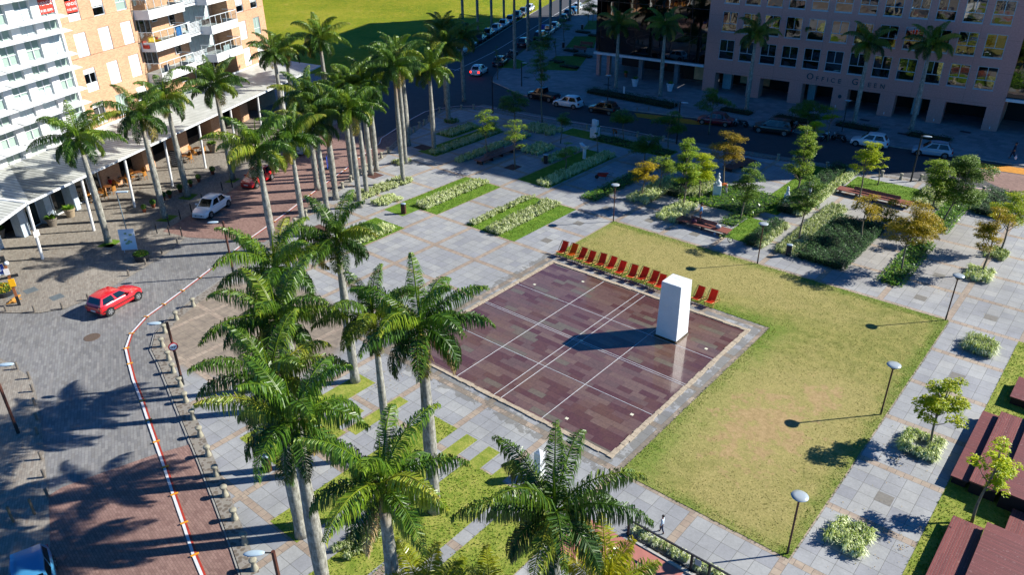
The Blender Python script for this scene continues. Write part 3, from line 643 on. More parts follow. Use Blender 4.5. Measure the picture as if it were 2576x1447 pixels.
V1=lambda x,y:T(1400,380,x,y,0,700/1456); V2=lambda x,y:T(2000,380,x,y,0,700/1456); V3=lambda x,y:T(3000,400,x,y,0,992/1449); VK=lambda x,y:T(2992,560,x,y)
def tr(label,g,toppx,r,kind,seed,**kw): tree(label,g,max(2.2,hgt(g,toppx)),r,kind,seed,**kw)
def ty(oy,y,k): return (oy+y*k)/1.54969
tr('small flat-topped tree in shade behind the end of the long wooden bench, left one',V1(1037,495),ty(380,105,.4808),1.45,'green',1,cb=.6,layers=4)
tr('bare-limbed small tree in a square soil pit by the shaded wooden bench',V1(1265,575),ty(380,160,.4808),1.35,'green',2,cb=.55,layers=4,dens=.55)
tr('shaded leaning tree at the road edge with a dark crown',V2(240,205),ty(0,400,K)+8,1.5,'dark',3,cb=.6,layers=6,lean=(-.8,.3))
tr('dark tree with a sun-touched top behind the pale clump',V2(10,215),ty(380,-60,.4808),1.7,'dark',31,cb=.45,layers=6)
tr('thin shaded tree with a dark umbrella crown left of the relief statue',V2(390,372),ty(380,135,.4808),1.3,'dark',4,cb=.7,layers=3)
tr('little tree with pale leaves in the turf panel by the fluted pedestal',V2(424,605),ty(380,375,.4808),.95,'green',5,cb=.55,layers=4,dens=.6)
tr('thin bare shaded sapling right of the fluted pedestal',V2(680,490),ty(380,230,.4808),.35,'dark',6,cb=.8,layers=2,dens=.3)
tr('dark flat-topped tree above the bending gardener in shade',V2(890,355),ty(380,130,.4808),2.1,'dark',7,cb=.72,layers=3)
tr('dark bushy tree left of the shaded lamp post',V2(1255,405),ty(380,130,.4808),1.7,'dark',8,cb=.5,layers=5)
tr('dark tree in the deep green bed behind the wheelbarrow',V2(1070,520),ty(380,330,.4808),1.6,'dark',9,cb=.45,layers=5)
g=T(2000,560,1300,540); tr('yellow-green spreading tree at the corner of the pale bed',g,ty(560,180,K),1.35,'ochre',10,cb=.5,layers=5,dens=.7)
g=T(2000,560,1470,465); tr('sparse yellow-green tree behind the spreading one',g,ty(560,115,K),1.35,'green',11,cb=.55,layers=5,dens=.7)
g=T(2000,560,1705,650); tr('tall narrow bright green tree by the standing man',g,ty(560,-90,K),1.15,'green',12,cb=.36,layers=9,dens=1.2)
g=T(2000,560,1860,565); tr('yellow-green tree between the tall green tree and the seated figure statue',g,ty(560,90,K),1.45,'lime',13,cb=.45,layers=6)
g=T(2000,560,2105,415); tr('orange-brown tree behind the seated figure statue',g,ty(200,985,.31056),1.6,'rust',14,cb=.5,layers=7,dens=.8)
g=T(2000,560,2280,765); tr('dark green tree beside the long bench with the bicycle',g,ty(560,190,K),1.3,'dark',15,cb=.42,layers=6,lean=(.5,.5),dens=1.1)
g=VK(315,995); tr('dark green tree rising from the square of red mulch',g,ty(560,280,K),1.35,'dark',16,cb=.5,layers=6)
g=VK(275,640); tr('tall airy yellow-green tree beside the glossy hedge',g,ty(400,110,.6846),1.35,'green',17,cb=.42,layers=8,dens=.8)
tr('bright green umbrella tree before the white hatchback',V3(492,610),ty(400,200,.6846),1.25,'lime',18,cb=.62,layers=5)
tr('small bright green tree on the turf behind the long bench',V3(612,472),ty(400,322,.6846),.75,'lime',19,cb=.75,layers=2)
tr('ochre tree with flat tiers in the glossy shrub bed',V3(512,795),ty(400,525,.6846),1.35,'ochre',20,cb=.62,layers=3)
g=VK(1335,1285); tr('large ochre tree with bare limbs in the narrow leafy bed',g,ty(560,590,K),2.0,'ochre',21,cb=.48,layers=6,dens=.85)
tr('airy green tree by the end of the long bench',V3(905,690),ty(400,310,.6846),1.6,'green',22,cb=.45,layers=7)
tr('big dark green tree at the plaza edge below the silver hatchback',V3(985,690),ty(400,290,.6846),2.1,'dark',23,cb=.4,layers=8,lean=(1.0,.6),dens=1.1)
g=VK(2150,1315); tr('ochre-green tree rising from a pale clump at the right',g,ty(560,620,K),1.25,'ochre',24,cb=.48,layers=6,dens=1.0)
g=VK(2330,1105); tr('yellow-green tree with a thin trunk at the right edge',g,ty(560,470,K),1.5,'lime',25,cb=.5,layers=6,dens=.8)
tr('low ochre tree over the far end of the glossy shrub bed',V3(655,705),ty(400,610,.6846),1.3,'ochre',26,cb=.35,layers=3,dens=1.2)
g=VK(1560,1030); tr('small ochre tree behind the large bare-limbed one',g,ty(560,800,K),1.15,'ochre',29,cb=.4,layers=3)
g=T(2992,1680,1620,155); tr('bright lime tree in a ring of pale grass beside the wooden platforms',g,ty(1120,950,K),1.05,'lime',27,cb=.45,layers=6,dens=1.5)
g=T(2992,1680,2050,920); tr('thin curved tree between the wooden platforms',g,ty(1680,215,K),1.0,'lime',28,cb=.55,layers=4,lean=(.1,.7),dens=1.1)
tr('dark tree in shade before the office arcade, by the motorcycles',T(2600,200,1750,1000,0,.31056),ty(200,620,.31056),1.9,'dark',32,cb=.45,layers=5)
tr('sun-caught tree top in front of the office arcade',T(2600,200,2010,1130,0,.31056),ty(200,735,.31056),1.0,'lime',33,cb=.7,layers=3)
tr('bright green tree crown lit against the dark road, by the parked scooters',T(2600,200,1800,1320,0,.31056),ty(200,880,.31056),1.3,'lime',34,cb=.6,layers=4)
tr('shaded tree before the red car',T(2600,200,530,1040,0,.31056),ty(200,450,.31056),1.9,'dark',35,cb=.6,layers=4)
tr('thin bare shaded tree in a dark soil pit on the avenue corner',S_(1095,1003),ty(0,560,.31056),.5,'dark',36,cb=.5,layers=5,dens=.3,group='trees along the avenue')
tr('slender shaded tree at the corner of the second turf square',S_(1820,760),ty(0,460,.31056),.5,'dark',37,cb=.6,layers=3,dens=.4,group='trees along the avenue')
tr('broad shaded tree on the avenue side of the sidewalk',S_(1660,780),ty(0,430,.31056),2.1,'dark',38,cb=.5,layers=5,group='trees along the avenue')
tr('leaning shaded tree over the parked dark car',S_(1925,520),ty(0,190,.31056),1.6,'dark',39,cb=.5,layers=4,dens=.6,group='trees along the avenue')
tr('sunlit tree at the far end of the avenue sidewalk',S_(2232,330),ty(0,0,.31056),1.9,'green',40,cb=.5,layers=5,group='trees along the avenue')
tr('thin tree beside the sunlit one at the far avenue sidewalk',S_(2292,280),ty(0,20,.31056),1.0,'rust',41,cb=.6,layers=3,dens=.5,group='trees along the avenue')
# ------------------------------------------------------------ grass blades
def blades(name,rs,n,seed,label,mat_,h=.09):
    rg=random.Random(seed); L=Leaf(); ar=[(r[1]-r[0])*(r[3]-r[2]) for r in rs]; tot=sum(ar)
    for r,a in zip(rs,ar):
        for _ in range(int(n*a/tot)):
            x=rg.uniform(r[0]-.03,r[1]+.03); y=rg.uniform(r[2]-.03,r[3]+.03); an=rg.uniform(0,6.28); hh=h*rg.uniform(.5,1.3); w=rg.uniform(.02,.045)
            if min(math.hypot((x+11.4)/3,(y-34.3)/5),math.hypot((x+10)/1.7,(y-39)/1.9))<rg.uniform(.5,1.3): continue
            u=Vector((math.cos(an),math.sin(an),0)); p=Vector((x,y,.04)); ln=Vector((rg.uniform(-.8,.8),rg.uniform(-.8,.8),1))*hh
            c=.5+.5*math.sin(x*.9+seed)*math.cos(y*.7)
            b=len(L.v); L.v+=[tuple(p-u*w),tuple(p+u*w),tuple(p+ln)]; L.f.append((b,b+1,b+2)); L.t.append(max(0,min(1,.25+.5*c*rg.random()+rg.uniform(0,.35))))
    o=L.obj(name,mat_); o['kind']='stuff'; o['label']=label; o['category']='grass'; return o
GB=m_leaf('grass_blade',['#6f7830','#878248','#9c9258','#afa26c'],.8,.15,.1); GBG=m_leaf('grass_blade_green',['#48661a','#5f7c22','#7a9030','#98a048'],.7,.15,.1)
blades('grass_blades',[(-33.2,-15.45,44.3,52.5),(-15.45,-6.7,26.4,52.5)],30000,1,'short worn grass blades over the lawn',GB,.04)
blades('grass_blades',[(-33.35,-6.55,51.9,52.65),(-7.1,-6.53,26.2,52.0),(-15.5,-14.9,26.2,44.3),(-33.3,-15.5,44.2,44.8),(-15.4,-6.6,26.2,26.8)],9000,2,'greener grass blades along the lawn borders',GBG,.045)
blades('grass_blades',[(-51.0,-46.4,43.99,52.7),(-50.2,-46.5,35.6,40.2),(-42.9,-37.4,44.0,52.7),(-24.6,-22.4,55.6,60.7),(-25.4,-22.9,62.6,77.2),(-20.8,-14.8,72.6,76.8),(-32.8,-28.7,15.4,19.4),(-26.3,-24.2,12.9,23.5),(-22.3,-18.9,10,21.9),(-18.2,-15.4,15.5,20.4),(-2.5,3,26,52.7)],30000,3,'mown grass blades on the turf panels',GBG,.06)
# ------------------------------------------------------------ planting beds
VG=m_leaf('variegated_grass',['#4c6622','#98a65c','#c9cf9c','#e2e4c4'],.5,.25,.3)
SH=m_leaf('glossy_shrub',['#12291a','#21421f','#35592a','#4f7136'],.55,.15,.35)
BR=m_leaf('broad_leaf',['#2a5310','#44751a','#689026','#8fa63a'],.35,.25,.5)
def vg_bed(label,rs,h=.55,seed=0,dens=20,spill=.22,group='beds of variegated ground cover',tb=0):
    rg=random.Random(seed); L=Leaf(); area=0
    for (x0,x1,y0,y1) in rs:
        n=int((x1-x0)*(y1-y0)*dens)+6
        for _ in range(n):
            cx=rg.uniform(x0+.1,x1-.1); cy=rg.uniform(y0+.1,y1-.1); hh=h*rg.uniform(.75,1.15); tint0=rg.uniform(-.2,.2)+tb
            for k in range(17):
                a=rg.uniform(0,2*PI); sp=rg.uniform(.08,.4)*(h/.55); d=Vector((math.cos(a),math.sin(a),0)); z1=hh*rg.uniform(.75,1.1)*(1-.45*sp/.5)
                o=Vector((cx,cy,.03)); w=Vector((-d.y,d.x,0))
                L.strip([o+d*.04,o+d*sp*.5+Vector((0,0,z1)),o+d*sp*1.05+Vector((0,0,z1*.72))],[.014,.019,.005],w,max(0,min(1,.62+tint0+rg.uniform(-.38,.38))))
    o=L.obj('planting_bed',VG); return tag(o,label,'planting bed',group)
def shrub_bed(label,rs,h=.75,seed=0,m=None,size=.06,dens=330,up_=.4,name='shrub_bed',group='clipped and leafy beds',cat='shrub bed'):
    rg=random.Random(seed); t=thing(name,label,cat,(rs[0][0],rs[0][2]),0,group); ox,oy=rs[0][0],rs[0][2]; L=Leaf(); b=MB()
    for (x0,x1,y0,y1) in rs:
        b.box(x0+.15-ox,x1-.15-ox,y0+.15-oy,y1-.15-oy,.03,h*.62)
        nx=max(2,int((x1-x0)/.3)); ny=max(2,int((y1-y0)/.3))
        hm=lambda x,y:h*(.86+.13*math.sin(x*2.3+seed)*math.cos(y*1.9)+.09*math.sin(x*5.1+y*4.3))
        A=(x1-x0)*(y1-y0); P=2*(x1-x0+y1-y0)
        for _ in range(int(A*dens)):
            x=rg.uniform(x0,x1); y=rg.uniform(y0,y1); p=Vector((x-ox,y-oy,hm(x,y)+rg.uniform(-.12,.05)*h/.75))
            d=Vector((rg.uniform(-1,1),rg.uniform(-1,1),rg.uniform(-.2,up_))).normalized(); w=d.cross(Vector((rg.uniform(-.4,.4),rg.uniform(-.4,.4),1))).normalized(); s_=size*rg.uniform(.7,1.3)
            L.quad(p-w*s_*.5,p+d*s_-w*s_*.55,p+d*s_*2.1,p+d*s_+w*s_*.55,rg.random())
        for _ in range(int(P*h*dens*.8)):
            u=rg.uniform(0,P); e=rg.uniform(-.06,.08)
            if u<x1-x0: x,y,nn=x0+u,y0-e,(0,-1)
            elif u<(x1-x0)+(y1-y0): x,y,nn=x1+e,y0+u-(x1-x0),(1,0)
            elif u<2*(x1-x0)+(y1-y0): x,y,nn=x0+u-(x1-x0)-(y1-y0),y1+e,(0,1)
            else: x,y,nn=x0-e,y0+u-2*(x1-x0)-(y1-y0),(-1,0)
            p=Vector((x-ox,y-oy,rg.uniform(.05,h*.92))); d=Vector((nn[0]+rg.uniform(-.8,.8),nn[1]+rg.uniform(-.8,.8),rg.uniform(-.4,.5))).normalized(); w=d.cross(Vector((0,0,1))).normalized(); s_=size*rg.uniform(.7,1.3)
            L.quad(p-w*s_*.5,p+d*s_-w*s_*.55,p+d*s_*2.1,p+d*s_+w*s_*.55,rg.random())
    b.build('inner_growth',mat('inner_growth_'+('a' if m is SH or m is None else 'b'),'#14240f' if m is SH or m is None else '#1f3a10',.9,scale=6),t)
    L.obj('foliage',m or SH,t); return t
vg_bed('long pale bed at the feet of three street palms',[(-55.9,-54.0,41.6,48.6)],.5,1)
vg_bed('pale clump bed left of the litter bin on the plaza',[(-53.2,-51.3,42.0,44.6)],.45,2)
vg_bed('thick pale bed between two turf strips, right of the litter bin',[(-49.4,-47.8,44.2,52.7)],.6,3,26)
vg_bed('pale bed at the lower edge of the turf, under the free-standing palm',[(-48.3,-46.6,35.4,39.7)],.5,4)
vg_bed('narrow pale border left of the turf strip near the deckchairs',[(-42.9,-42.0,44.1,52.8)],.42,5)
vg_bed('broad pale border right of the turf strip near the deckchairs',[(-40.7,-39.0,44.0,52.6)],.6,6,26)
vg_bed('round pale clump around a tall palm near the bollards',[(-60.0,-58.5,50.7,52.5)],.4,7)
vg_bed('long shaded pale hedge beside the palm at the shadow edge',[(-59.3,-57.9,55.4,66.4)],.5,8)
vg_bed('short shaded pale hedge nearest the street bend',[(-63.0,-61.3,60.9,66.1)],.5,9)
vg_bed('dark round clump at the foot of the palm by the bend',[(-66.4,-64.7,64.8,66.4)],.45,10,tb=-.35)
vg_bed('long shaded pale hedge behind the wooden bench',[(-55.4,-54.1,55.2,67.2)],.5,11)
vg_bed('rounded shaded pale clump right of the wooden bench',[(-51.8,-49.2,62.0,65.4)],.55,12)
vg_bed('wide shaded clump near the dark road',[(-57,-52.4,68.2,71.2)],.5,13,14)
vg_bed('shaded pale hedge left of the fluted pedestal',[(-48.1,-46.6,60.9,66.3)],.5,14)
vg_bed('long pale hedge with one sunlit end beside the wheelbarrow',[(-44.2,-42.7,55.3,67.2)],.6,15,26)
vg_bed('pale bed half in shade around two yellow-green trees',[(-35.3,-33.0,57.3,65.0)],.55,16)
vg_bed('pale clump bed at the far end of the bench with the standing man',[(-31.1,-29.0,55.3,59.9)],.6,17)
vg_bed('pale undergrowth in the middle of the statue bed',[(-31.6,-30.2,61.4,65.6)],.7,18)
vg_bed('pale border of the glossy bed behind the second lawn lamp',[(-21.7,-20.9,55.1,61.0)],.55,19,26)
vg_bed('pale border along the tall glossy hedge',[(-22.0,-20.9,63.3,77.0)],.55,20,26)
vg_bed('thick pale border left of the glossy shrub bed by the lawn',[(-20.2,-18.4,55.4,67.6)],.6,21,26)
vg_bed('pale bed under the big trees at the right end of the long bench',[(-14.8,-12.2,72.6,77.6)],.55,22)
vg_bed('pale clump between the leafy bed and the glossy shrubs at the right',[(-10.4,-9.0,74.0,77.2)],.5,23)
vg_bed('pale clump at the foot of the ochre-green tree near the right edge',[(-7.6,-5.7,59.8,62.0)],.55,24)
vg_bed('dull clump at the foot of the thin tree at the right edge',[(-7.3,-5.6,64.6,66.8)],.45,25,tb=-.15)
vg_bed('pale tuft by the right edge behind the glossy shrubs',[(-6.9,-5.0,76.3,79.6)],.5,26)
vg_bed('oblong cushion of pale grass on the slab walk, uppermost of three',[(-5.1,-3.3,49.2,51.1)],.75,27,34,group='grass cushions on the slab walk')
vg_bed('ring of pale grass around the bright lime tree',[(-5.35,-3.35,36.8,37.5),(-5.35,-3.35,38.3,38.9),(-5.35,-4.7,37.4,38.4),(-4.0,-3.35,37.4,38.4)],.5,28,34,group='grass cushions on the slab walk')
vg_bed('round cushion of pale grass nearest the bottom edge',[(-5.9,-4.1,28.1,30.1)],.55,29,34,group='grass cushions on the slab walk')
vg_bed('pale tufts between the dry hanging fronds at the bottom',[(-22.6,-21.2,13.4,16.8)],.4,30,10,tb=-.15)
vg_bed('pale bed between the red ramp and the railing',[(-12.9,-8.0,23.0,23.6)],.4,31,20)
shrub_bed('dark glossy bed left of the green leafy strip behind the lamp',[(-38.6,-37.1,60.0,65.3)],.35,1,BR,.09,70)
shrub_bed('sunlit green leafy strip behind the first lawn lamp',[(-38.6,-37.1,55.3,60.0)],.35,2,BR,.09,90)
shrub_bed('low dark leafy strip under the bending gardener in shade',[(-48,-38.4,70.2,72.3)],.3,3,BR,.08,50)
shrub_bed('dark glossy clump at the left of the statue bed',[(-33.0,-31.6,60.7,66.4)],.8,4,SH,.06,200)
shrub_bed('bright leafy bed around the seated figure statue',[(-30.2,-24.2,60.7,66.6)],.3,5,BR,.1,55)
shrub_bed('bright leafy corner in front of the statue bed',[(-31.6,-30.2,60.7,61.5)],.3,15,BR,.1,70)
shrub_bed('low leafy patch at the end of the bench beside the bicycle',[(-26.0,-24.6,57.9,60.6)],.3,6,BR,.09,50)
shrub_bed('dark glossy half of the bed behind the second lawn lamp',[(-22.5,-21.7,55.2,61.0)],.65,7,SH,.06,240)
shrub_bed('tall glossy hedge beside the turf of the robed statue',[(-23.3,-22.0,63.4,77.4)],.95,8,SH,.06,240)
shrub_bed('large glossy shrub bed running down to the lawn walk',[(-18.4,-14.7,55.5,65.0)],.7,9,SH,.065,240)
shrub_bed('narrow leafy bed under the large ochre tree',[(-12.1,-10.6,55.5,64.4)],.35,10,BR,.09,75)
shrub_bed('second narrow leafy bed under the big dark tree',[(-12.1,-10.5,67.6,77.0)],.5,11,BR,.09,75)
shrub_bed('glossy shrubs in the upper right corner of the plaza',[(-9.9,-7.3,73.6,79.8)],.8,12,SH,.065,200)
# ------------------------------------------------------------ buildings
def m_brickwall(name,c1,c2,mort,sc=(1,1),bw=.24,bh=.085):
    t=NT(name); x,y,z=t.xyz(); h=t.math('ADD',x,y)
    row=t.math('FLOOR',t.math('DIVIDE',z,bh)); rf=t.math('FRACT',t.math('DIVIDE',z,bh)); u=t.math('ADD',t.math('DIVIDE',h,bw),t.math('MULTIPLY',t.math('MODULO',row,2.0),.5)); cf=t.math('FRACT',u)
    r=t.white(t.comb(t.math('FLOOR',u),row,1.0)); c=t.ramp(r,[(0,c1),(1,c2)])
    e=t.math('MINIMUM',t.math('MULTIPLY',t.math('MINIMUM',rf,t.math('SUBTRACT',1,rf)),bh),t.math('MULTIPLY',t.math('MINIMUM',cf,t.math('SUBTRACT',1,cf)),bw))
    j=t.math('LESS_THAN',e,.007); c=t.mix(j,c,mort); f=t.mr(t.noise(.35,4),.35,.65,.93,1.06); c=t.mix(1.0,c,t.comb(f,f,f),'MULTIPLY'); t.fin(c,.8); return t.m
BRK=m_brickwall('orange_brick','#ad7c5c','#c29572','#c0a488'); PNK=mat('pink_cladding','#a07a6c',.8,var=.08,scale=.6)
def m_pink():
    t=NT('pink_mosaic'); x,y,z=t.xyz(); n=t.noise(6,4,.6); c=t.ramp(n,[(.3,'#ab7d74'),(.7,'#bf8f86')])
    a=t.math('FRACT',t.math('DIVIDE',t.math('ADD',z,.45),3.5)); b=t.math('FRACT',t.math('DIVIDE',t.math('ADD',x,1.6),5.47)); j=t.math('MAXIMUM',t.math('LESS_THAN',a,.008),t.math('LESS_THAN',b,.006))
    c=t.mix(t.math('MULTIPLY',j,.5),c,'#503c38'); t.fin(c,.8); return t.m
PNK=m_pink()
WHT=mat('white_render','#d6d6d4',.6,var=.03); FRM=mat('window_frame','#c9ced0',.4,var=.03); BLF=mat('aluminium_frame','#8fa9b8',.35,metal=.3,var=.03)
def m_glass(name,col,ior=1.9,rough=.02,bumpy=0):
    t=NT(name); t.fin(lin(col),rough); t.b.inputs['IOR'].default_value=ior
    if bumpy: t.bump(t.noise(.45,2),bumpy,.12)
    return t.m
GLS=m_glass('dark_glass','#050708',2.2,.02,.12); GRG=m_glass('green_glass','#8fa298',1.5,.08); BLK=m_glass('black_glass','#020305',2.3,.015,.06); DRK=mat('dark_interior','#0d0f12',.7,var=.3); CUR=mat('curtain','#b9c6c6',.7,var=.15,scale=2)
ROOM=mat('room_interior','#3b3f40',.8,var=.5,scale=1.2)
# --- office building with arcade
OA=rad(5.5); off=thing('office_building','pinkish office block with square windows and an arcade on piers, standing in shade','building',(-48.76,97.3,0),OA)
wx=[1.85+2.735*k for k in range(12)]; zr=[4.6,8.1,11.6,15.1]; D=.35
H=39.5; Wd=35.4
b=MB()
opn=[(1.7,6.1),(7.8,11.6),(13.25,17.0),(18.8,22.5),(24.2,28.0),(29.6,33.8)]
e=[0]+[v for o_ in opn for v in o_]+[Wd]
for i in range(0,len(e),2): b.box(e[i],e[i+1],0,1.6,-.05,2.75)
b.box(0,Wd,0,D,2.75,zr[0]); b.box(0,Wd,D,1.6,2.75,3.3)
xe=[0]+[v for w in wx for v in (w,w+2.0)]+[Wd]
for r in range(4):
    for i in range(0,len(xe),2): b.box(xe[i],xe[i+1],0,D,zr[r],zr[r]+2.5)
    b.box(0,Wd,0,D,zr[r]+2.5,zr[r]+3.5 if r<3 else H)
b.box(0,.3,D,60,3.3,H); b.box(Wd-.3,Wd,D,22,-.05,H); b.box(0,Wd,D+.3,60,H-.4,H-.02); b.box(.3,Wd-.3,59.6,60,0,H)
b.build('wall',PNK,off)
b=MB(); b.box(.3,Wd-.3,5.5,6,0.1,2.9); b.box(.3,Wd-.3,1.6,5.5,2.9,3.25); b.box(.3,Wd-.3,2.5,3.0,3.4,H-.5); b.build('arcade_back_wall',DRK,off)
for x0,x1 in ((1.9,3.1),(13.4,14.3),(25.9,26.8)): MB().box(x0,x1,2.6,3.3,.12,2.85).build('inner_pier',mat('pale_pier','#9fb4b8',.7),off)
b=MB(); b.box(3.4,7.5,5.35,5.45,.5,2.6); b.build('shop_window',mat('shop_poster','#c9b287',.6,var=.2,scale=1),off)
b=MB(); b.box(4.6,7.2,5.2,5.3,2.1,2.6); b.build('shop_sign',mat('sign_red','#6d1712',.5),off)
first=None
for r in range(4):
    for k,w in enumerate(wx):
        if first is None:
            b=MB(); z=zr[r]
            for a in ((0,2,0,.07),(0,2,2.43,2.5),(0,.07,.07,2.43),(1.93,2,.07,2.43),(.07,1.93,.98,1.06),(.965,1.035,1.06,2.43)): b.box(a[0],a[1],.04,.14,a[2],a[3])
            b.box(-.04,2.04,-.05,.04,-.09,-.003)
            f=b.build('window',BLF,off,loc=(w,0,z)); g_=MB(); g_.box(.07,1.93,.08,.11,.07,2.43); g_.build('pane',GLS,f); first=f
        else:
            f=first.copy(); COL.objects.link(f); f.location=(w,0,zr[r]); p=first.children[0].copy(); COL.objects.link(p); p.parent=f
            rg=random.Random(r*50+k); p.rotation_euler=(rg.uniform(-.012,.012),0,rg.uniform(-.012,.012)); f.rotation_euler=(0,0,0)
def text_mesh(name,s,size,ext,m,parent,loc,rot=(PI/2,0,0),al='LEFT',sx=1):
    cu=bpy.data.curves.new(name,'FONT'); cu.body=s; cu.size=size; cu.extrude=ext; cu.align_x=al; cu.align_y='BOTTOM_BASELINE' if False else 'BOTTOM'
    o=bpy.data.objects.new(name+'_c',cu); COL.objects.link(o); dg=bpy.context.evaluated_depsgraph_get(); me=bpy.data.meshes.new_from_object(o.evaluated_get(dg)); bpy.data.objects.remove(o)
    me.materials.clear(); me.materials.append(m); q=bpy.data.objects.new(name,me); COL.objects.link(q); q.parent=parent; q.location=loc; q.rotation_euler=rot; q.scale=(sx,1,1); return q
LET=mat('sign_letter_metal','#37505c',.4,metal=.5)
def seq(word,x,z,big,small):
    for i,c in enumerate(word):
        s_=big if i==0 else small; o=text_mesh('sign_letter',c,s_*1.38,.03,LET,off,(x,-.035,z)); w=max(v.co.x for v in o.data.vertices); x+=w+.2*small+.22
    return x
x=seq('OFFICE',13.55,3.18,.78,.56); seq('GREEN',19.0,3.18,.78,.56)
b=MB(); b.lathe([(0,0),(.22,0),(.22,.04),(0,.04)],(0,0,0),18); o=b.build('emblem',LET,off,loc=(17.95,-.0,1.75)); o.rotation_euler=(PI/2,0,0)
b=MB()
for i in (6.5,17.6,23.3,28.8,34.6): b.box(i,i+.09,-.07,-.003,.35,.62)
b.build('wall_light',FRM,off)
# --- black glass wings
wl=thing('glass_wing','black glass wing with a white edge band left of the office block','building',(-48.76,97.3,0),OA)
b=MB(); b.box(-16.7,-.02,.02,2,3.7,H); b.prism([(-16.7,.02),(-16.7,2),(-32,58),(-.02,58),(-.02,2)],3.7,H-.2); b.build('glass_facade',BLK,wl)
b=MB(); b.box(-16.85,-.02,-.25,.4,3.25,3.55); b.build('edge_band',mat('white_band','#c4ccd0',.5),wl)
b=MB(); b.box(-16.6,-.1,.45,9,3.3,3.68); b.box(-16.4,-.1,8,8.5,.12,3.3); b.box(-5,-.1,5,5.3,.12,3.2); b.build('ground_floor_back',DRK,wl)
for x in (-16.3,-15.1): MB().box(x-.35,x+.15,.35+(.9 if x>-16 else 0),.95+(.9 if x>-16 else 0),.0,3.25).build('pier',PNK,wl)
for x in (-10,-4.5): MB().box(x-.25,x+.35,1.2,1.8,.0,3.25).build('column',mat('grey_column','#5b6b73',.7),wl)
b=MB(); b.box(-3.2,-.15,4.8,4.95,.3,2.7); b.build('shop_window',mat('shop_poster','#c9b287',.6),wl)
b=MB(); b.box(-1.6,-.15,4.6,4.75,2.1,2.6); b.box(-8.4,-7.4,4.6,4.75,1.6,2.8); b.build('shop_sign',mat('sign_red','#6d1712',.5),wl)
b=MB()
for x in np.arange(-16.0,-.5,2.73): b.box(x-.03,x+.03,-.04,.03,3.75,18)
for z in (7.1,10.6,14.1): b.box(-16.7,-.05,-.035,.03,z-.03,z+.03)
b.build('mullions',mat('mullion_black','#0b0d10',.4),wl)
wr=thing('glass_wing','black glass wing with a white edge band right of the office block','building',(-48.76,97.3,0),OA)
b=MB(); b.box(Wd+.02,50.6,.02,2,4.1,H); b.prism([(Wd+.02,2),(50.6,2),(50.6,24),(Wd+.02,24)],4.1,H-.2); b.build('glass_facade',BLK,wr)
b=MB(); b.box(Wd+.02,50.7,-.25,.4,3.65,3.95); b.build('edge_band',mat('white_band','#c4ccd0',.5),wr)
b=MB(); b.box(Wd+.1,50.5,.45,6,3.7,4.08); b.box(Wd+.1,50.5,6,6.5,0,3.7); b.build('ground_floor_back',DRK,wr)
# --- brick apartment building and white office
AA=rad(115.36); AP=(-70.14,15.33,0)
ap=thing('apartment_building','orange brick apartment block with white shutters and glazed balconies','building',AP,AA)
b=MB(); R0=5.6; HT=23
cols=[15.55,18.65,21.7,41.3,44.4]; rows=[6.0,9.13,12.3,15.45,18.6]; ww=1.48
def wallseg(x0,x1,cs,y=0):
    xs=[x0]+[v for c in cs for v in (c,c+ww)]+[x1]
    b.box(x0,x1,y,y+.3,R0-.3,rows[0])
    for r in rows:
        for i in range(0,len(xs),2): b.box(xs[i],xs[i+1],y,y+.3,r,r+2.1)
        b.box(x0,x1,y,y+.3,r+2.1,r+3.13 if r<18 else HT)
wallseg(14.5,23.9,cols[:3]); wallseg(39.6,47.2,cols[3:])
b.box(14.5,14.8,.3,14,R0-.3,HT); b.box(46.9,47.2,.3,14,0,HT); b.box(23.6,23.9,.3,2.2,R0-.3,HT); b.box(39.6,39.9,.3,2.2,R0-.3,HT)
for x0,x1 in ((23.9,24.3),(28.4,34.2),(38.8,39.6)): b.box(x0,x1,2.2,2.5,R0-.3,HT)
b.box(14.8,46.9,13.7,14,0,HT); b.box(14.5,47.2,2.6,14,HT,HT+.3)
for x0,x1 in ((13.6,16.2),(19.6,21.2),(25.2,27.0),(31.5,33.2),(37.5,39.2),(43,46.9)): b.box(x0,x1,-.6 if x0<40 else .3,.9 if x0<40 else 2,0,4.9)
b.build('wall',BRK,ap)
b=MB(); b.box(14.8,46.8,4.4,4.6,0,R0-.4); b.box(14.9,46.8,.8,.9,5.2,HT-.2) if 0 else None
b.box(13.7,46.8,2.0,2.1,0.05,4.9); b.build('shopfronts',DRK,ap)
states={(0,0):'m',(0,1):'g',(0,2):'t',(1,0):'m',(3,0):'v',(3,1):'l',(3,2):'g',(2,3):'l',(3,3):'g',(2,4):'l',(1,4):'g',(4,1):'l'}
RED=mat('banner_red','#c0301c',.6,var=.08); BWH=mat('banner_white','#e6e0dc',.6,var=.02)
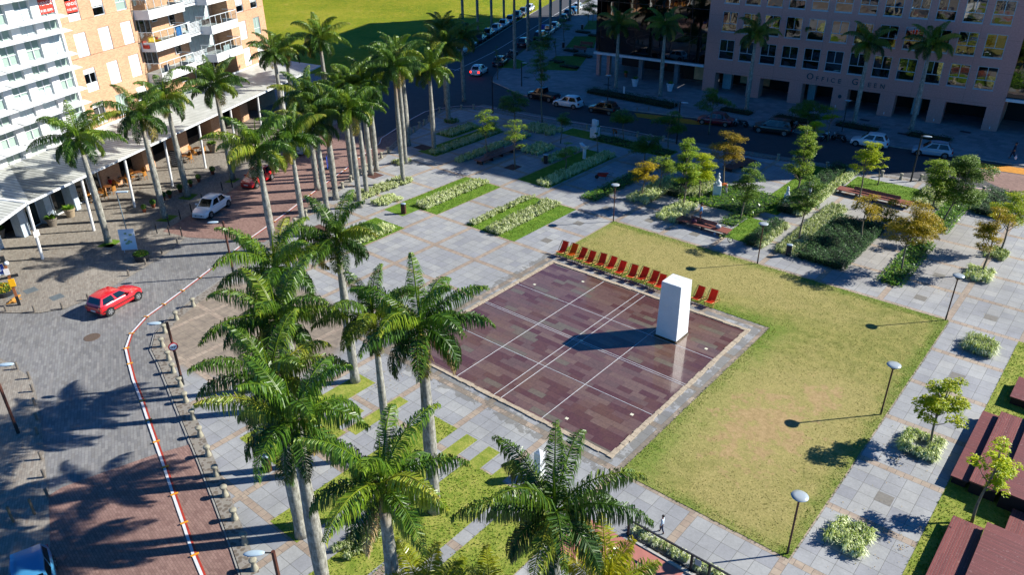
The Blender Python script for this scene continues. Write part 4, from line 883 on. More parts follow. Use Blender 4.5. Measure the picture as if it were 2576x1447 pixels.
for r,z in enumerate(rows):
    for k,c in enumerate(cols):
        st=states.get((r,k),'c'); f=MB()
        for a in ((0,ww,0,.06),(0,ww,2.04,2.1),(0,.06,.06,2.04),(ww-.06,ww,.06,2.04)): f.box(a[0],a[1],.06,.2,a[2],a[3])
        if st!='c': f.box(ww/2-.03,ww/2+.03,.09,.15,.75,1.6 if st in 'm' else 2.04); f.box(.06,ww-.06,.09,.15,.72,.78)
        fo=f.build('window',FRM,ap,loc=(c,0,z))
        MB().box(.06,ww-.06,.14,.17,.06,2.04).build('pane',GLS if st!='g' else GRG,fo)
        sh=MB()
        if st=='c': sh.box(.06,ww-.06,.07,.12,.06,2.04)
        if st=='m': sh.box(.06,ww-.06,.07,.12,.06,.72); sh.box(.06,ww-.06,.07,.12,1.62,2.04)
        if st=='t': sh.box(.06,ww-.06,.07,.12,1.5,2.04)
        if st=='l': sh.box(.06,ww-.06,.07,.12,.85,2.04)
        if st=='v': sh.box(.06,ww-.06,.07,.12,.06,.62)
        if sh.v: sh.build('shutter',WHT,fo)
        if st=='v':
            bn=MB().box(.1,ww-.1,.03,.06,.75,1.72).build('banner',RED,fo)
            text_mesh('banner_text','VENDO',.36,.004,BWH,fo,(.14,.025,1.27)); text_mesh('banner_text','9185 0099',.27,.004,BWH,fo,(.12,.025,.86))
# recess glazing and balconies
def recess_glass(x0,x1,z):
    g=MB(); g.box(x0,x1,2.12,2.18,z,z+2.35); p=g.build('balcony_door',CUR if (x0>30)^(z<8) else GLS,ap)
    f=MB()
    for x in np.linspace(x0,x1,6): f.box(x-.03,x+.03,2.05,2.12,z,z+2.35)
    f.box(x0,x1,2.04,2.1,z+2.35,z+2.42); f.build('frame',FRM,p)
for z in (6.0,9.1,12.2,15.3,18.4):
    for x0,x1 in ((24.3,28.4),(34.2,38.8)): recess_glass(x0,x1,z-.1 if z<7 else z-.15)
    for a0,a1,h0,h1 in ((28.9,29.7,1,2),(31.6,32.6,.2,1.9)):
        p=MB().box(a0,a1,2.1,2.18,z+h0,z+h1).build('window',FRM,ap); MB().box(a0+.08,a1-.08,2.06,2.09,z+h0+.08,z+h1-.08).build('pane',GLS,p)
GLB=NT('rail_glass'); tr_=GLB.n('ShaderNodeBsdfTransparent'); tr_.inputs[0].default_value=(.8,.9,.9,1); ms=GLB.n('ShaderNodeMixShader'); ms.inputs[0].default_value=.18; gl=GLB.n('ShaderNodeBsdfGlossy'); gl.inputs['Roughness'].default_value=.05; GLB.L(tr_.outputs[0],ms.inputs[1]); GLB.L(gl.outputs[0],ms.inputs[2]); GLB.L(ms.outputs[0],GLB.t.nodes['Material Output'].inputs[0]); GLB=GLB.m
GREYT=mat('balcony_floor','#8c8f8f',.7)
for i,z in enumerate((5.05,8.15,11.2,14.3,17.4)):
    for j,(x0,x1) in enumerate(((24.15,29.8),(33.75,38.95))):
        if z<6: continue
        bx=MB(); bx.prism([(x0-.35,2.1),(x0-.35,0.1),(x0,-1.5),(x1,-1.5),(x1,2.1)],z,z+.22); bx.prism([(x0-.35,.1),(x0,-1.5),(x0+.12,-1.42),(x0-.23,.1)],z+.22,z+.88); bx.box(x0,x1,-1.5,-1.38,z+.22,z+.88); bx.box(x1-.12,x1,-1.38,.4,z+.22,z+.88)
        bo=bx.build('balcony',WHT,ap)
        MB().box(x0+.05,x1-.15,-1.36,2.05,z+.22,z+.3).build('floor',GREYT,bo)
        rl_=MB(); zt=z+1.92
        rl_.box(x0,x1,-1.48,-1.42,zt-.06,zt); rl_.bar((x0-.33,.1,zt-.03),(x0,-1.45,zt-.03),.03); rl_.box(x1-.08,x1-.02,-1.42,.3,zt-.06,zt)
        for x in np.linspace(x0+.03,x1-.03,6): rl_.box(x-.025,x+.025,-1.48,-1.43,z+.88,zt-.06)
        rl_.box(x0-.36,x0-.3,.05,.11,z+.88,zt); rl_.build('rail',FRM,bo)
        gg=MB(); gg.quad((x0,-1.45,z+.9),(x1,-1.45,z+.9),(x1,-1.45,zt-.07),(x0,-1.45,zt-.07)); gg.quad((x0-.33,.08,z+.9),(x0,-1.43,z+.9),(x0,-1.43,zt-.07),(x0-.33,.08,zt-.07)); gg.build('rail_glass',GLB,bo)
    if z>6:
        sc=MB(); sc.box(29.8,33.75,-.35,2.1,z+.1,z+.3)
        for k in range(9): sc.box(29.85,33.7,-.34,-.3,z+.4+k*.13,z+.46+k*.13)
        for x in (29.9,31.2,32.5,33.65): sc.box(x,x+.05,-.38,-.34,z+.3,z+1.6)
        sc.build('perforated_screen',FRM,ap)
def bal(lx,ly,lz): # balcony local to world
    v=Matrix.Rotation(AA,3,'Z')@Vector((lx,ly,lz)); return (v.x+AP[0],v.y+AP[1],lz)
t=thing('armchair','yellow armchair seen through the glass rail of a balcony','chair',bal(25.0,-.9,11.5),AA)
b=MB(); b.box(-.5,.5,-.35,.35,.02,.42); b.build('seat',mat('yellow_fabric','#d9b400',.7),t,bevel=.05); b=MB(); b.box(-.5,.5,.35,.5,.02,1.0); b.box(-.62,-.5,-.35,.5,.02,.65); b.box(.5,.62,-.35,.5,.02,.65); b.build('backrest',mat('yellow_fabric','#d9b400',.7),t,bevel=.05)
for n_,(x,c) in enumerate(((24.15,'left'),(25.95,'right'))):
    t=thing('armchair','red armchair %s of the yellow one on the balcony'%c,'chair',bal(x,-.6,11.5),AA); R_=mat('red_fabric','#a32a18',.7)
    b=MB(); b.box(-.3,.3,-.3,.3,.02,.4); b.build('seat',R_,t,bevel=.05); b=MB(); b.box(-.3,.3,.3,.42,.02,.8); b.build('backrest',R_,t,bevel=.05)
def cloth(label,lx,ly,lz,w,h,col):
    b=MB(); n=8
    for i in range(n):
        x0=-w/2+w*i/n; x1=-w/2+w*(i+1)/n; y0=.05*math.sin(i*1.7); y1=.05*math.sin((i+1)*1.7); b.slab((x0,y0,0),(x1,y1,0),(x1,y1*1.5,-h),(x0,y0*1.5,-h),.012)
    b.box(-w/2-.1,w/2+.1,-.02,.02,0,.03); o=b.build('hanging_laundry',mat('cloth_'+col,'#'+col,.8),loc=bal(lx,ly,lz),rz=AA); tag(o,label,'laundry')
cloth('light blue cloth hanging on the balcony rail with the yellow armchair',28.6,-1.2,12.95,1.0,1.0,'3f7fc0'); cloth('dark blue trousers drying on the lowest visible balcony',25.6,-1.1,9.6,.9,1.1,'101c38'); cloth('white sheet drying on the lower right balcony',36.6,-1.0,9.5,1.2,.8,'c8cccc'); cloth('white shirt hanging over the perforated screen between balconies',31.2,-.5,12.9,.5,.8,'d8d8d8')
# white sunshade facade
wf=thing('white_office_building','white facade with greenish glass and rows of thin horizontal sunshades','building',AP,AA)
cx=[15.2-2.58*i for i in range(7)]
zs=[5.6,6.9,8.75,10.0,11.9,13.1,15.1,16.3,18.2,19.4,21.3]
b=MB()
b.box(14.25,14.49,-.05,.5,5.3,22)
for c in cx[1:]: b.box(c-.95,c-.05,-.1,.5,5.3,22)
b.box(-1.1,14.5,.45,.6,21.4,22.2)
for z in zs: b.box(-1.6,14.4,-.1,.46,z-.18,z-.02)
b.box(-1.6,14.5,.6,14,5.3,5.6); b.box(-1.6,-1.3,.5,14,5.3,22); b.box(-1.6,14.5,.6,14,21.8,22.1)
b.build('wall',WHT,wf)
b=MB(); b.box(-1.3,14.4,.16,.2,5.3,21.4); g_=b.build('glazing',GRG,wf)
b=MB()
for c in cx[:-1]:
    b.box(c-1.82,c-1.76,.05,.155,5.4,21.4)
    b.box(c-2.6,c-2.56,.05,.155,5.4,21.4); b.box(c-1.0,c-.96,.05,.155,5.4,21.4)
    for i,z in enumerate(zs[:-1]): b.box(c-2.55,c-1.01,.06,.155,z+.0,z+.07); b.box(c-2.55,c-1.01,.06,.155,z+.82,z+.87)
b.build('window_frames',FRM,wf)
SLB=mat('sunshade_white','#c3c6c8',.5,var=.05)
for c in cx[:-1]:
    for z in zs:
        b=MB(); x0=c-3.5; x1=c-.75; b.slab((x0,-1.15,z-.1),(x1,-1.15,z-.1),(x1,-.33,z+.08),(x0,-.33,z+.08),.035); b.bar((x0+.9,-.3,z+.35),(x0+.9,-1.1,z-.08),.02,5); b.bar((x1-.9,-.3,z+.35),(x1-.9,-1.1,z-.08),.02,5); b.build('sunshade',SLB,wf)
for i,(c,z) in enumerate(((15.2,16.35),)):
    MB().box(c-2.5,c-1.02,.0,.04,z+.2,z+1.35).build('banner',RED,wf); text_mesh('banner_text','VENDE',.46,.004,BWH,wf,(c-2.46,-.005,z+.78)); text_mesh('banner_text','9185 0099',.31,.004,BWH,wf,(c-2.46,-.005,z+.28))
# slanted curtains / louvres in some bays
for c,z in ((15.2,13.1),(12.62,16.3),(12.62,15.1),(10.04,8.75),(12.62,8.75),(10.04,18.2),(7.46,13.1)): MB().box(c-2.5,c-1.05,.1,.14,z+.1,z+(1.85 if z in (13.1,8.75,18.2) else 1.0)).build('blind',CUR,wf)
# canopy over the arcade: corrugated metal on white poles
cn=thing('arcade_canopy','long white corrugated canopy on slender poles along the shopfronts','canopy',AP,AA)
def m_corr():
    t=NT('corrugated_roof'); x,y,z=t.xyz(); s_=t.math('FRACT',t.math('DIVIDE',x,.42)); c=t.mix(t.math('MULTIPLY',t.math('LESS_THAN',s_,.2),.8),t.ramp(t.noise(1.2,4),[(.35,'#a5a7a0'),(.65,'#bbbcb6')]),'#55544e'); t.fin(c,.5); t.bump(s_,.3,.03); return t.m
COR=m_corr()
b=MB(); b.slab((-.2,-6.75,5.12),(47.4,-6.75,5.12),(47.4,-.0,5.72),(5,-.0,5.72),.06); b.slab((-.2,-6.75,5.12),(5,0,5.72),(-1.4,-.0,5.72),(-1.4,-.0,5.72),.06) if 0 else None
b.add([(-.45,-6.75,5.12),(5,-6.75,5.12),(5,0,5.72),(-1.3,0,5.72)],[(0,1,2,3)]); b.build('roof',COR,cn)
b=MB(); b.slab((-.5,-6.8,5.14),(-1.35,.0,5.74),(-14,-3.2,5.74),(-12.5,-10.3,5.14),.06); b.build('side_roof',COR,cn)
b=MB(); b.box(-.5,47.4,-6.86,-6.74,4.95,5.12); b.slab((-.6,-6.9,4.95),(-.6,-6.9,5.15),(-12.5,-10.4,5.15),(-12.5,-10.4,4.95),.1); b.slab((-.62,-6.85,5.19),(-.3,-6.78,5.19),(-1.2,.0,5.8),(-1.6,0,5.8),.05)
b.box(5,47.4,-.1,.1,5.6,5.85); b.build('edge_trim',mat('canopy_white','#c9cccd',.5),cn)
b=MB()
for x in np.arange(2,47,3.0): b.box(x-.04,x+.04,-6.7,-.1,4.93,5.05)
b.build('rafters',FRM,cn)
Pp=[T(0,560,*p) for p in ((430,1160),(945,875),(1355,640),(1735,430),(2065,245))]
def loc2(p): v=Matrix.Rotation(-AA,2)@(Vector(p)-Vector(AP[:2])); return v
lp=[loc2(p) for p in Pp]; lp+=[Vector((lp[-1].x+5.45*k,-6.15)) for k in range(1,5)]+[Vector((-11.5,-9.4))]
for v in lp: MB().bar((v.x,v.y,0.02),(v.x,v.y-.25 if v.x>-5 else v.y,4.98),.115,12).build('pole',WHT,cn,smooth=False)
v=lp[0]; b=MB(); b.box(v.x-.28,v.x+.28,v.y-.22,v.y-.18,2.0,2.5); b.build('notice',mat('notice_paper','#d4cdc8',.6,var=.1,scale=9),cn)
# shop piers and fronts beneath
sf=thing('shopfronts','row of glazed shopfronts between pale blue piers under the canopy corner','shopfront',AP,AA)
b=MB()
for x in (-6.5,-3.0,.6,3.4,6.3,9.3): b.box(x-.35,x+.35,-1.3 if x>0 else -2.3,-.4,0,5.2)
b.build('pier',mat('pale_blue_pier','#a9b6bf',.6),sf)
b=MB(); b.box(-8,13.6,1.0,1.1,0,5.3); b.build('back_wall',mat('shop_dark','#23282b',.7,var=.5,scale=1.5),sf)
b=MB(); b.box(3.4,13.6,-.35,-.3,.05,4.3); b.build('glazing',m_glass('shop_glass','#1a2422',1.6),sf)
b=MB()
for x in (4.6,5.9,7.6,9.0,10.5,12.0,13.5): b.box(x-.04,x+.04,-.42,-.35,.05,4.3)
for z in (.08,2.9,4.3): b.box(3.4,13.6,-.43,-.36,z-.05,z+.05)
b.build('frames',FRM,sf)
# south neighbouring block behind, seen past the frame edge
# ------------------------------------------------------------ vehicles
CGL=m_glass('car_glass','#0a0e10',1.6,.03); TYR=mat('tyre','#101010',.8,var=.1); RIM=mat('wheel_rim','#a9acae',.3,metal=.7,var=.05); BPL=mat('black_plastic','#141416',.6,var=.1); LAMPG=mat('headlight_glass','#c9d3d6',.1,var=.05,coat=1); TAIL=mat('tail_light','#8c0f0a',.25,var=.1,coat=1); PLT=mat('number_plate','#b5b8b6',.5,var=.05)
def paint(col): return mat('car_paint_'+col,'#'+col,.3,var=.03,coat=.9)
def car(label,p,rz,col,kind='hatch',group=None,L_=None,roofrack=False,brake=False,cargo=False):
    Ls={'hatch':3.8,'sedan':4.2,'suv':4.4,'pickup':4.5,'van':4.6,'box':3.65}; L=L_ or Ls[kind]; W=.83 if kind!='suv' else .9
    P=paint(col); t=thing('parked_car',label,'car',(p[0],p[1],0),rz,group)
    hb={'hatch':.86,'sedan':.86,'suv':1.0,'pickup':.95,'van':1.0,'box':.88}[kind]; hr={'hatch':1.48,'sedan':1.45,'suv':1.68,'pickup':1.6,'van':1.82,'box':1.42}[kind]
    hl=L/2; fr=hl-.05
    # stations x, bottom, belt height, half width
    nose={'hatch':.66,'sedan':.66,'suv':.82,'pickup':.8,'van':.85,'box':.7}[kind]
    cow=hl-(.95 if kind!='van' else .55)
    tail={'hatch':hb,'box':hb,'suv':hb,'van':hb,'sedan':hb-.02,'pickup':hb}[kind]
    st=[(hl,.34,nose-.16,.55*W+.1),(hl-.06,.26,nose-.03,.8*W),(hl-.32,.22,nose+.06,.95*W),(cow,.2,hb-.02,W),(.3,.19,hb,W*1.01),(-.5,.19,hb+.02,W*1.01),(-hl+.6,.2,tail+.02,W),(-hl+.16,.24,tail,.93*W),(-hl,.34,tail-.12,.8*W)]
    b=MB(); vs=[];fs=[]
    for x,z0,z1,w in st:
        zm=(z0+z1)/2
        for y,z in ((w*.86,z0),(w*.99,z0+.1),(w,zm),(w*.985,z1-.1),(w*.9,z1),(w*.45,z1+.035),(-w*.45,z1+.035),(-w*.9,z1),(-w*.985,z1-.1),(-w,zm),(-w*.99,z0+.1),(-w*.86,z0)): vs.append((x,y,z))
    m=12
    for k in range(len(st)-1):
        for i in range(m): fs.append((k*m+i,(k+1)*m+i,(k+1)*m+(i+1)%m,k*m+(i+1)%m))
    fs+=[tuple(range(m)),tuple(range((len(st)-1)*m+m-1,(len(st)-1)*m-1,-1))]
    b.add(vs,fs); body=b.build('body',P,t,smooth=True); md=body.modifiers.new('e','EDGE_SPLIT'); md.split_angle=rad(38)
    # greenhouse
    xb0={'hatch':cow+.02,'box':cow,'sedan':cow,'suv':cow,'pickup':cow,'van':cow}[kind]; xt0=xb0-(.72 if kind!='van' else .7)
    xb1={'hatch':-hl+.14,'box':-hl+.1,'sedan':-hl+.62,'suv':-hl+.12,'pickup':-.35,'van':-hl+.08}[kind]; xt1=xb1+{'hatch':.42,'box':.3,'sedan':.55,'suv':.35,'pickup':.1,'van':.12}[kind]
    wb=W*.93; wt=W*.74; zb=hb-.01
    base=[(xb0,wb*.9,zb),((xb0+xb1)/2,wb,zb+.02),(xb1,wb*.92,zb)]; topp=[(xt0,wt*.95,hr-.05),((xt0+xt1)/2,wt,hr),(xt1,wt*.93,hr-.04)]
    vs=[];
    for q in base: vs.append(q)
    for q in topp: vs.append(q)
    n=len(vs); vs+= [(x,-y,z) for x,y,z in vs]
    fs=[(0,3,4,1),(1,4,5,2),(n,n+1,n+4,n+3),(n+1,n+2,n+5,n+4),(0,n,n+3,3),(2,5,n+5,n+2)]
    b=MB(); b.add(vs,fs); cab=b.build('cabin',P,t)
    b=MB(); rv=[(xt0,wt*.95),( (xt0+xt1)/2,wt),(xt1,wt*.93),(xt1,-wt*.93),((xt0+xt1)/2,-wt),(xt0,-wt*.95)]
    zz=[hr-.05,hr,hr-.04,hr-.04,hr,hr-.05]
    b.add([(x,y,z) for (x,y),z in zip(rv,zz)]+[(x*.9+.1*(xt0+xt1)/2,y*.72,z+.045) for (x,y),z in zip(rv,zz)],[(i,(i+1)%6,6+(i+1)%6,6+i) for i in range(6)]+[(6,7,8,9,10,11)]); r_=b.build('roof',P if not cargo else P,t,smooth=True)
    def inset(name,a,b_,c,d,u0,u1,v0,v1,m_,off=.012):
        a,b_,c,d=map(Vector,(a,b_,c,d)); f=lambda u,v:(a*(1-u)+b_*u)*(1-v)+(d*(1-u)+c*u)*v
        nn=(b_-a).cross(d-a).normalized()
        q=[f(u0,v0),f(u1,v0),f(u1,v1),f(u0,v1)]; ce=sum(q,Vector())/4
        if nn.dot(ce-Vector((0,0,hb)))<0: nn=-nn
        mb=MB(); mb.add([x+nn*off for x in q],[(0,1,2,3)]); return mb.build(name,m_,t)
    V=vs
    inset('windscreen',V[0],V[n],V[n+3],V[3],.06,.94,.06,.95,CGL)
    inset('rear_window',V[2],V[n+2],V[n+5],V[5],.1,.9,.22 if kind in('hatch','suv','box','van') else .08,.92,CGL)
    for s_ in (0,n):
        inset('side_window',V[s_+0],V[s_+1],V[s_+4],V[s_+3],.2,.93,.1,.88,CGL)
        if not (kind=='van' and s_==-1): inset('side_window',V[s_+1],V[s_+2],V[s_+5],V[s_+4],.06,.84 if kind!='pickup' else .7,.1,.88,CGL)
    wbse=L*.325
    wh=None
    for x in (wbse+.05,-wbse+.02):
        for y in (W-.1,-W+.1):
            sg=1 if y>0 else -1; R=.3 if kind not in('suv','pickup') else .35
            arch=MB(); arch.bar((x,sg*(W-.12),R+.01),(x,sg*(W+.004),R+.01),R+.055,16); arch.build('wheel_arch',BPL,t)
            w=MB(); w.bar((x,sg*(W-.2),R),(x,sg*(W+.02),R),R,18); wo=w.build('wheel',TYR,t)
            w=MB(); w.bar((x,sg*(W+.0),R),(x,sg*(W+.03),R),R*.66,14); w.build('rim',RIM,wo)
            w=MB()
            for k in range(5):
                a=2*PI*k/5+.3; w.box(-.01,.01,0,0,0,0) if 0 else w.bar((x+math.cos(a)*R*.3,sg*(W+.032),R+math.sin(a)*R*.3),(x+math.cos(a)*R*.58,sg*(W+.032),R+math.sin(a)*R*.58),.035,4)
            w.build('rim_gap',BPL,wo)
    for sg in (1,-1):
        b=MB(); b.add([(hl-.03,sg*W*.45,nose-.2),(hl-.2,sg*W*.86,nose-.17),(hl-.42,sg*W*.9,nose+.0),(hl-.12,sg*W*.5,nose-.05)],[(0,1,2,3) if sg>0 else (3,2,1,0)])
        b.v=[(x+.03,y*1.02,z+.035) for x,y,z in b.v]; b.build('headlight',LAMPG,t)
        b=MB(); b.box(-hl-.012,-hl+.14,min(sg*W*.62,sg*W*.9),max(sg*W*.62,sg*W*.9),tail-.32 if kind!='hatch' else tail-.3,tail-.06); o=b.build('tail_light',TAIL if not brake else mat('brake_light_on','#c01a10',.3,emit=('#ff2a18',2.5)),t)
        b=MB(); b.box(xb0-.42,xb0-.24,min(sg*W*.98,sg*(W+.2)),max(sg*W*.98,sg*(W+.2)),hb+.02,hb+.15); b.build('mirror',P,t,bevel=.03)
    b=MB(); b.box(hl-.1,hl+.012,-W*.42,W*.42,nose-.3,nose-.2); b.build('grille',BPL,t); b=MB(); b.box(hl-.1,hl+.025,-.22,.22,.38,.5); b.build('number_plate',PLT,t); b=MB(); b.box(-hl-.03,-hl+.1,-.22,.22,.46,.58); b.build('number_plate',PLT,t)
    b=MB(); b.box(hl-.18,hl-.0,-W*.8,W*.8,.22,.36); b.build('bumper',BPL if kind in('box','suv') else P,t,bevel=.02)
    b=MB(); b.box(-hl-.02,-hl+.15,-W*.8,W*.8,.26,.42); b.build('bumper',BPL if kind in('box','suv') else P,t,bevel=.02)
    if kind in ('box','suv'):
        for sg in (1,-1): b=MB(); b.box(-hl+.2,hl-.4,min(sg*W*1.0,sg*(W+.025)),max(sg*W*1.0,sg*(W+.025)),.48,.56); b.build('side_trim',BPL,t)
    if roofrack:
        for sg in (1,-1): b=MB(); b.bar((xt0-.1,sg*wt*.88,hr+.035),(xt1+.1,sg*wt*.88,hr+.035),.025,6); b.build('roof_rail',BPL,t)
    if kind=='pickup': b=MB(); b.box(-hl+.1,-.42,-W*.85,W*.85,hb+.01,hb+.06); b.build('bed_cover',BPL,t)
    return t
def two(rear,front,side,W=.83):
    # rear/front wheel contact of the visible side; side=+1 if that side is the car's right
    r=Vector(rear); f=Vector(front); d=(f-r).normalized(); n=Vector((-d.y,d.x)) # left of heading
    c=(r+f)/2+n*(W*side)*1.0; return (c.x,c.y),math.atan2(d.y,d.x)
c,a=two(T(0,1120,1122,285),T(0,1120,1392,132),1); car('red boxy three-door hatchback alone on the grey paving',c,a,'c8101c','box')
c,a=two(T(700,500,1335,735,0,.2717),T(700,500,1130,855,0,.2717),-1); c0=c; car('glossy red hatchback partly hidden by a palm crown',c,a,'b80c14','hatch')
c,a=two(T(700,500,705,1125,0,.2717),T(700,500,480,1280,0,.2717),-1); car('white sedan parked across the red paving',c,a,'d9dcde','sedan')
c,a=two(T(700,500,1960,250,0,.2717),T(700,500,1845,360,0,.2717),-1,.9); car('silver van half hidden behind the palm trunks',c,a,'a9adb3','van')
q0_=Vector(G(62,1372,1.42)); q1_=Vector(G(70,1440,1.42)); d_=(q1_-q0_).normalized(); c_=q0_+d_*1.75; car('steel blue car cut by the lower left corner, in palm shade',(c_.x,c_.y),math.atan2(d_.y,d_.x),'3d7ea6','hatch',L_=4.0,cargo=True)
NG='cars parked along the north road'
for lb,r,f,col,k,rk in (('white hatchback parked on the dark road near the hedge',T(2000,0,610,1098),T(2000,0,430,1070),'d5d8da','hatch',0),('black hatchback behind the white one near the hedge',T(2000,0,965,1160),T(2000,0,785,1130),'0d0f12','hatch',0),
    ('dark red sedan in the shade before the office',T(2600,200,740,955,0,.31056),T(2600,200,430,915,0,.31056),'6e1020','sedan',0),('black suv with chrome strip between the scooters',T(2600,200,1447,1065,0,.31056),T(2600,200,1170,1025,0,.31056),'0b0c10','suv',0),
    ('white hatchback behind the bright umbrella tree',V3(637,270),V3(480,247),'d5d8da','hatch',0),('silver hatchback with roof rails, last on the right',V3(992,320),V3(848,303),'8ea3b0','hatch',1)):
    c,a=two(r,f,-1); car(lb,c,a,col,k,NG,roofrack=bool(rk))
c,a=two(S_(1690,1275),S_(1560,1250),-1); car('black pickup hidden behind the dark sunlit-topped tree',c,a,'101114','pickup',NG)
AV='cars parked on the meadow side of the avenue'
k0=Vector((-91.0,95.2)); k1=Vector((-105.9,127.8)); dd=(k1-k0).normalized(); nn=Vector((-dd.y,dd.x)); ang=math.atan2(-dd.y,-dd.x)
for i,(col,k,lb) in enumerate((('c9ccd0','sedan','white'),('5f7f98','sedan','blue-grey'),('14161a','hatch','black'),('1b2028','sedan','dark blue'),('aab6be','sedan','pale silver'),('9fb0bc','sedan','silver'),('7f93a6','sedan','dull silver'),('1a1d22','hatch','black'),('3a4047','sedan','dark grey'),('c9ccd0','sedan','white'))):
    p=k0+dd*(5.0*i+.9)+nn*1.0; car('%s car, %s in the row beside the meadow counted from the near end'%(lb,ORD[i]),p,ang,col,k,AV)
AW='cars parked on the sidewalk side of the avenue'
c,a=two(S_(900,950),S_(960,915),1); car('white hatchback with red brake lights on at the avenue corner',c,a,'d2d6da','hatch',brake=True,L_=3.7)
c,a=two(S_(1090,830),S_(1100,822),1); car('dark grey-blue hatchback just ahead of the braking white one',(S_(1010,830)[0]+.6,S_(1010,830)[1]+1.6),rad(114),'242c3a','hatch')
for i,(x,y,col,k,lb) in enumerate(((1380,590,'20262e','hatch','dark'),(1590,515,'16161c','suv','black'),(1690,440,'c4c8cc','pickup','white'),(1770,380,'b4b8bc','sedan','pale'),(1880,275,'56606c','hatch','grey'),(1950,212,'16406a','hatch','dark blue'),(2010,175,'1c5a8c','hatch','blue'),(2070,125,'d8dadc','hatch','white'))):
    p=S_(x,y); car('%s car, %s in the row beside the avenue palms from the near end'%(lb,ORD[i]),(p[0]-.2,p[1]+1.3),rad(113),col,k,AW)
b=MB(); b.box(-.5,.5,-.35,.35,.0,.9); o=b.build('blue_box',mat('box_blue','#1d3f9c',.6),loc=(*S_(1680,375),0)); 
for sg in (-1,1): MB().bar((.3*sg,.36,.08),(.3*sg,.4,.08),.08,10).build('wheel',TYR,o)
MB().box(-.53,.53,-.38,.38,.9,1.0).build('lid',mat('box_blue','#1d3f9c',.6),o,bevel=.02); tag(o,'blue bin standing behind the white pickup','bin')
def moto(label,p,rz,col='15171b',group='motorcycles parked by the road'):
    t=thing('motorcycle',label,'motorcycle',(p[0],p[1],.0),rz,group); B=mat('moto_'+col,'#'+col,.35,coat=.6)
    for x in (-.62,.62):
        b=MB(); b.lathe([(.22,-.045),(.3,-.05),(.31,0),(.3,.05),(.22,.045)],(0,0,0),16); o=b.build('wheel',TYR,t,loc=(x,0,.31)); o.rotation_euler=(PI/2,0,0)
        MB().bar((x,-.02,.31),(x,.02,.31),.13,10).build('hub',RIM,t)
    b=MB(); b.blob((.15,0,.78),.3,.15,.14); b.build('tank',B,t,smooth=True)
    b=MB(); b.box(-.65,.0,-.13,.13,.72,.82); b.build('seat',BPL,t,bevel=.03)
    b=MB(); b.box(-.25,.25,-.15,.15,.3,.62); b.build('engine',BPL,t,bevel=.03)
    b=MB(); b.bar((.62,.0,.31),(.42,.0,.95),.06,6); b.build('fork',RIM,t); b=MB(); b.bar((-.62,.0,.31),(-.1,.0,.6),.06,6); b.build('swing_arm',RIM,t)
    b=MB(); b.bar((.38,-.36,1.0),(.38,.36,1.0),.02,6); b.build('handlebar',BPL,t); b=MB(); b.blob((.56,0,.85),.09,.1,.1); b.build('headlight',LAMPG,t)
    b=MB(); b.box(-.8,-.5,-.08,.08,.6,.7); b.build('rear_fender',B,t,bevel=.02); return t
moto('motorcycle with a pale front wheel left of the black suv',T(2600,200,920,950,0,.31056),rad(200)); moto('motorcycle under the dark tree right of the black suv',T(2600,200,1650,990,0,.31056),rad(150),'3a0d12'); moto('white scooter under the bright tree crown',T(2600,200,1980,1120,0,.31056),rad(80),'b9c4cc'); moto('black motorcycle left of the white hatchback',T(2600,200,2150,1130,0,.31056),rad(170)); moto('motorcycle on the avenue before the shaded turf',S_(1250,745),rad(200)); moto('second motorcycle just behind it with a pale box',S_(1290,690),rad(190),'9aa0a6')
# ------------------------------------------------------------ lamps, posts, bollards
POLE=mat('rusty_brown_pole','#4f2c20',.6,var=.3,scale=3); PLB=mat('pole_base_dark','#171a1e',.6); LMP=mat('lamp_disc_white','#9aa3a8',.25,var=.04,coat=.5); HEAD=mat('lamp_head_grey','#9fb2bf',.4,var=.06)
def disc_lamp(label,g,h=3.45):
    t=thing('street_lamp',label,'street lamp',g,0,'disc lamps around the lawn')
    MB().bar((0,0,0),(0,0,h-.32),.045,8).build('pole',POLE,t); MB().bar((0,0,0),(0,0,.5),.052,8).build('pole_sleeve',PLB,t)
    MB().lathe([(.05,h-.34),(.12,h-.26),(.24,h-.12),(.26,h-.09),(.05,h-.1)],n=20).build('reflector_bowl',PLB,t,smooth=True)
    b=MB(); b.lathe([(.0,h-.06),(.35,h-.06),(.37,h-.04),(.36,h-.015),(.18,h+.02),(.0,h+.025)],n=28); b.build('lamp_disc',LMP,t,smooth=True)
disc_lamp('disc lamp at the top corner of the lawn',(-33.34,52.54)); disc_lamp('disc lamp on the upper lawn edge, near the bicycle',(-20.17,52.62)); disc_lamp('disc lamp at the right corner of the lawn',(-6.8,52.59)); disc_lamp('disc lamp halfway down the right lawn edge',(-6.82,39.36),3.4); disc_lamp('disc lamp at the bottom corner of the lawn',(-6.77,26.48),3.5)
def street_pole(label,g,h,az,m=None,head=True,arm=.35,r=.08,group='brown street lamp posts'):
    t=thing('street_lamp',label,'street lamp',g,0,group); m=m or POLE
    MB().bar((0,0,0),(0,0,h),r,8).build('pole',m,t); MB().bar((0,0,0),(0,0,.75),r+.012,8).build('pole_base',PLB,t)
    if head:
        d=Vector((math.cos(az),math.sin(az),0)); MB().bar(d*.05+Vector((0,0,h-.06)),d*arm+Vector((0,0,h-.04)),.03,6).build('arm',PLB,t)
        b=MB(); b.blob((0,0,0),.42,.16,.07,14,6); o=b.build('lamp_head',HEAD,t,smooth=True,loc=tuple(d*(arm+.36)+Vector((0,0,h-.03)))); o.rotation_euler=(0,0,az)
        MB().box(-.05,.25,-.09,.09,-.075,-.05).build('lens',PLB,o)
    return t
w_=lambda ang:rad(ang)
t=street_pole('brown lamp post with a round no-cycling sign, beside the curb bend',T(0,1120,1840,985),4.4,rad(225))
h=hgt(T(0,1120,1840,985),ty(1120,590,K))
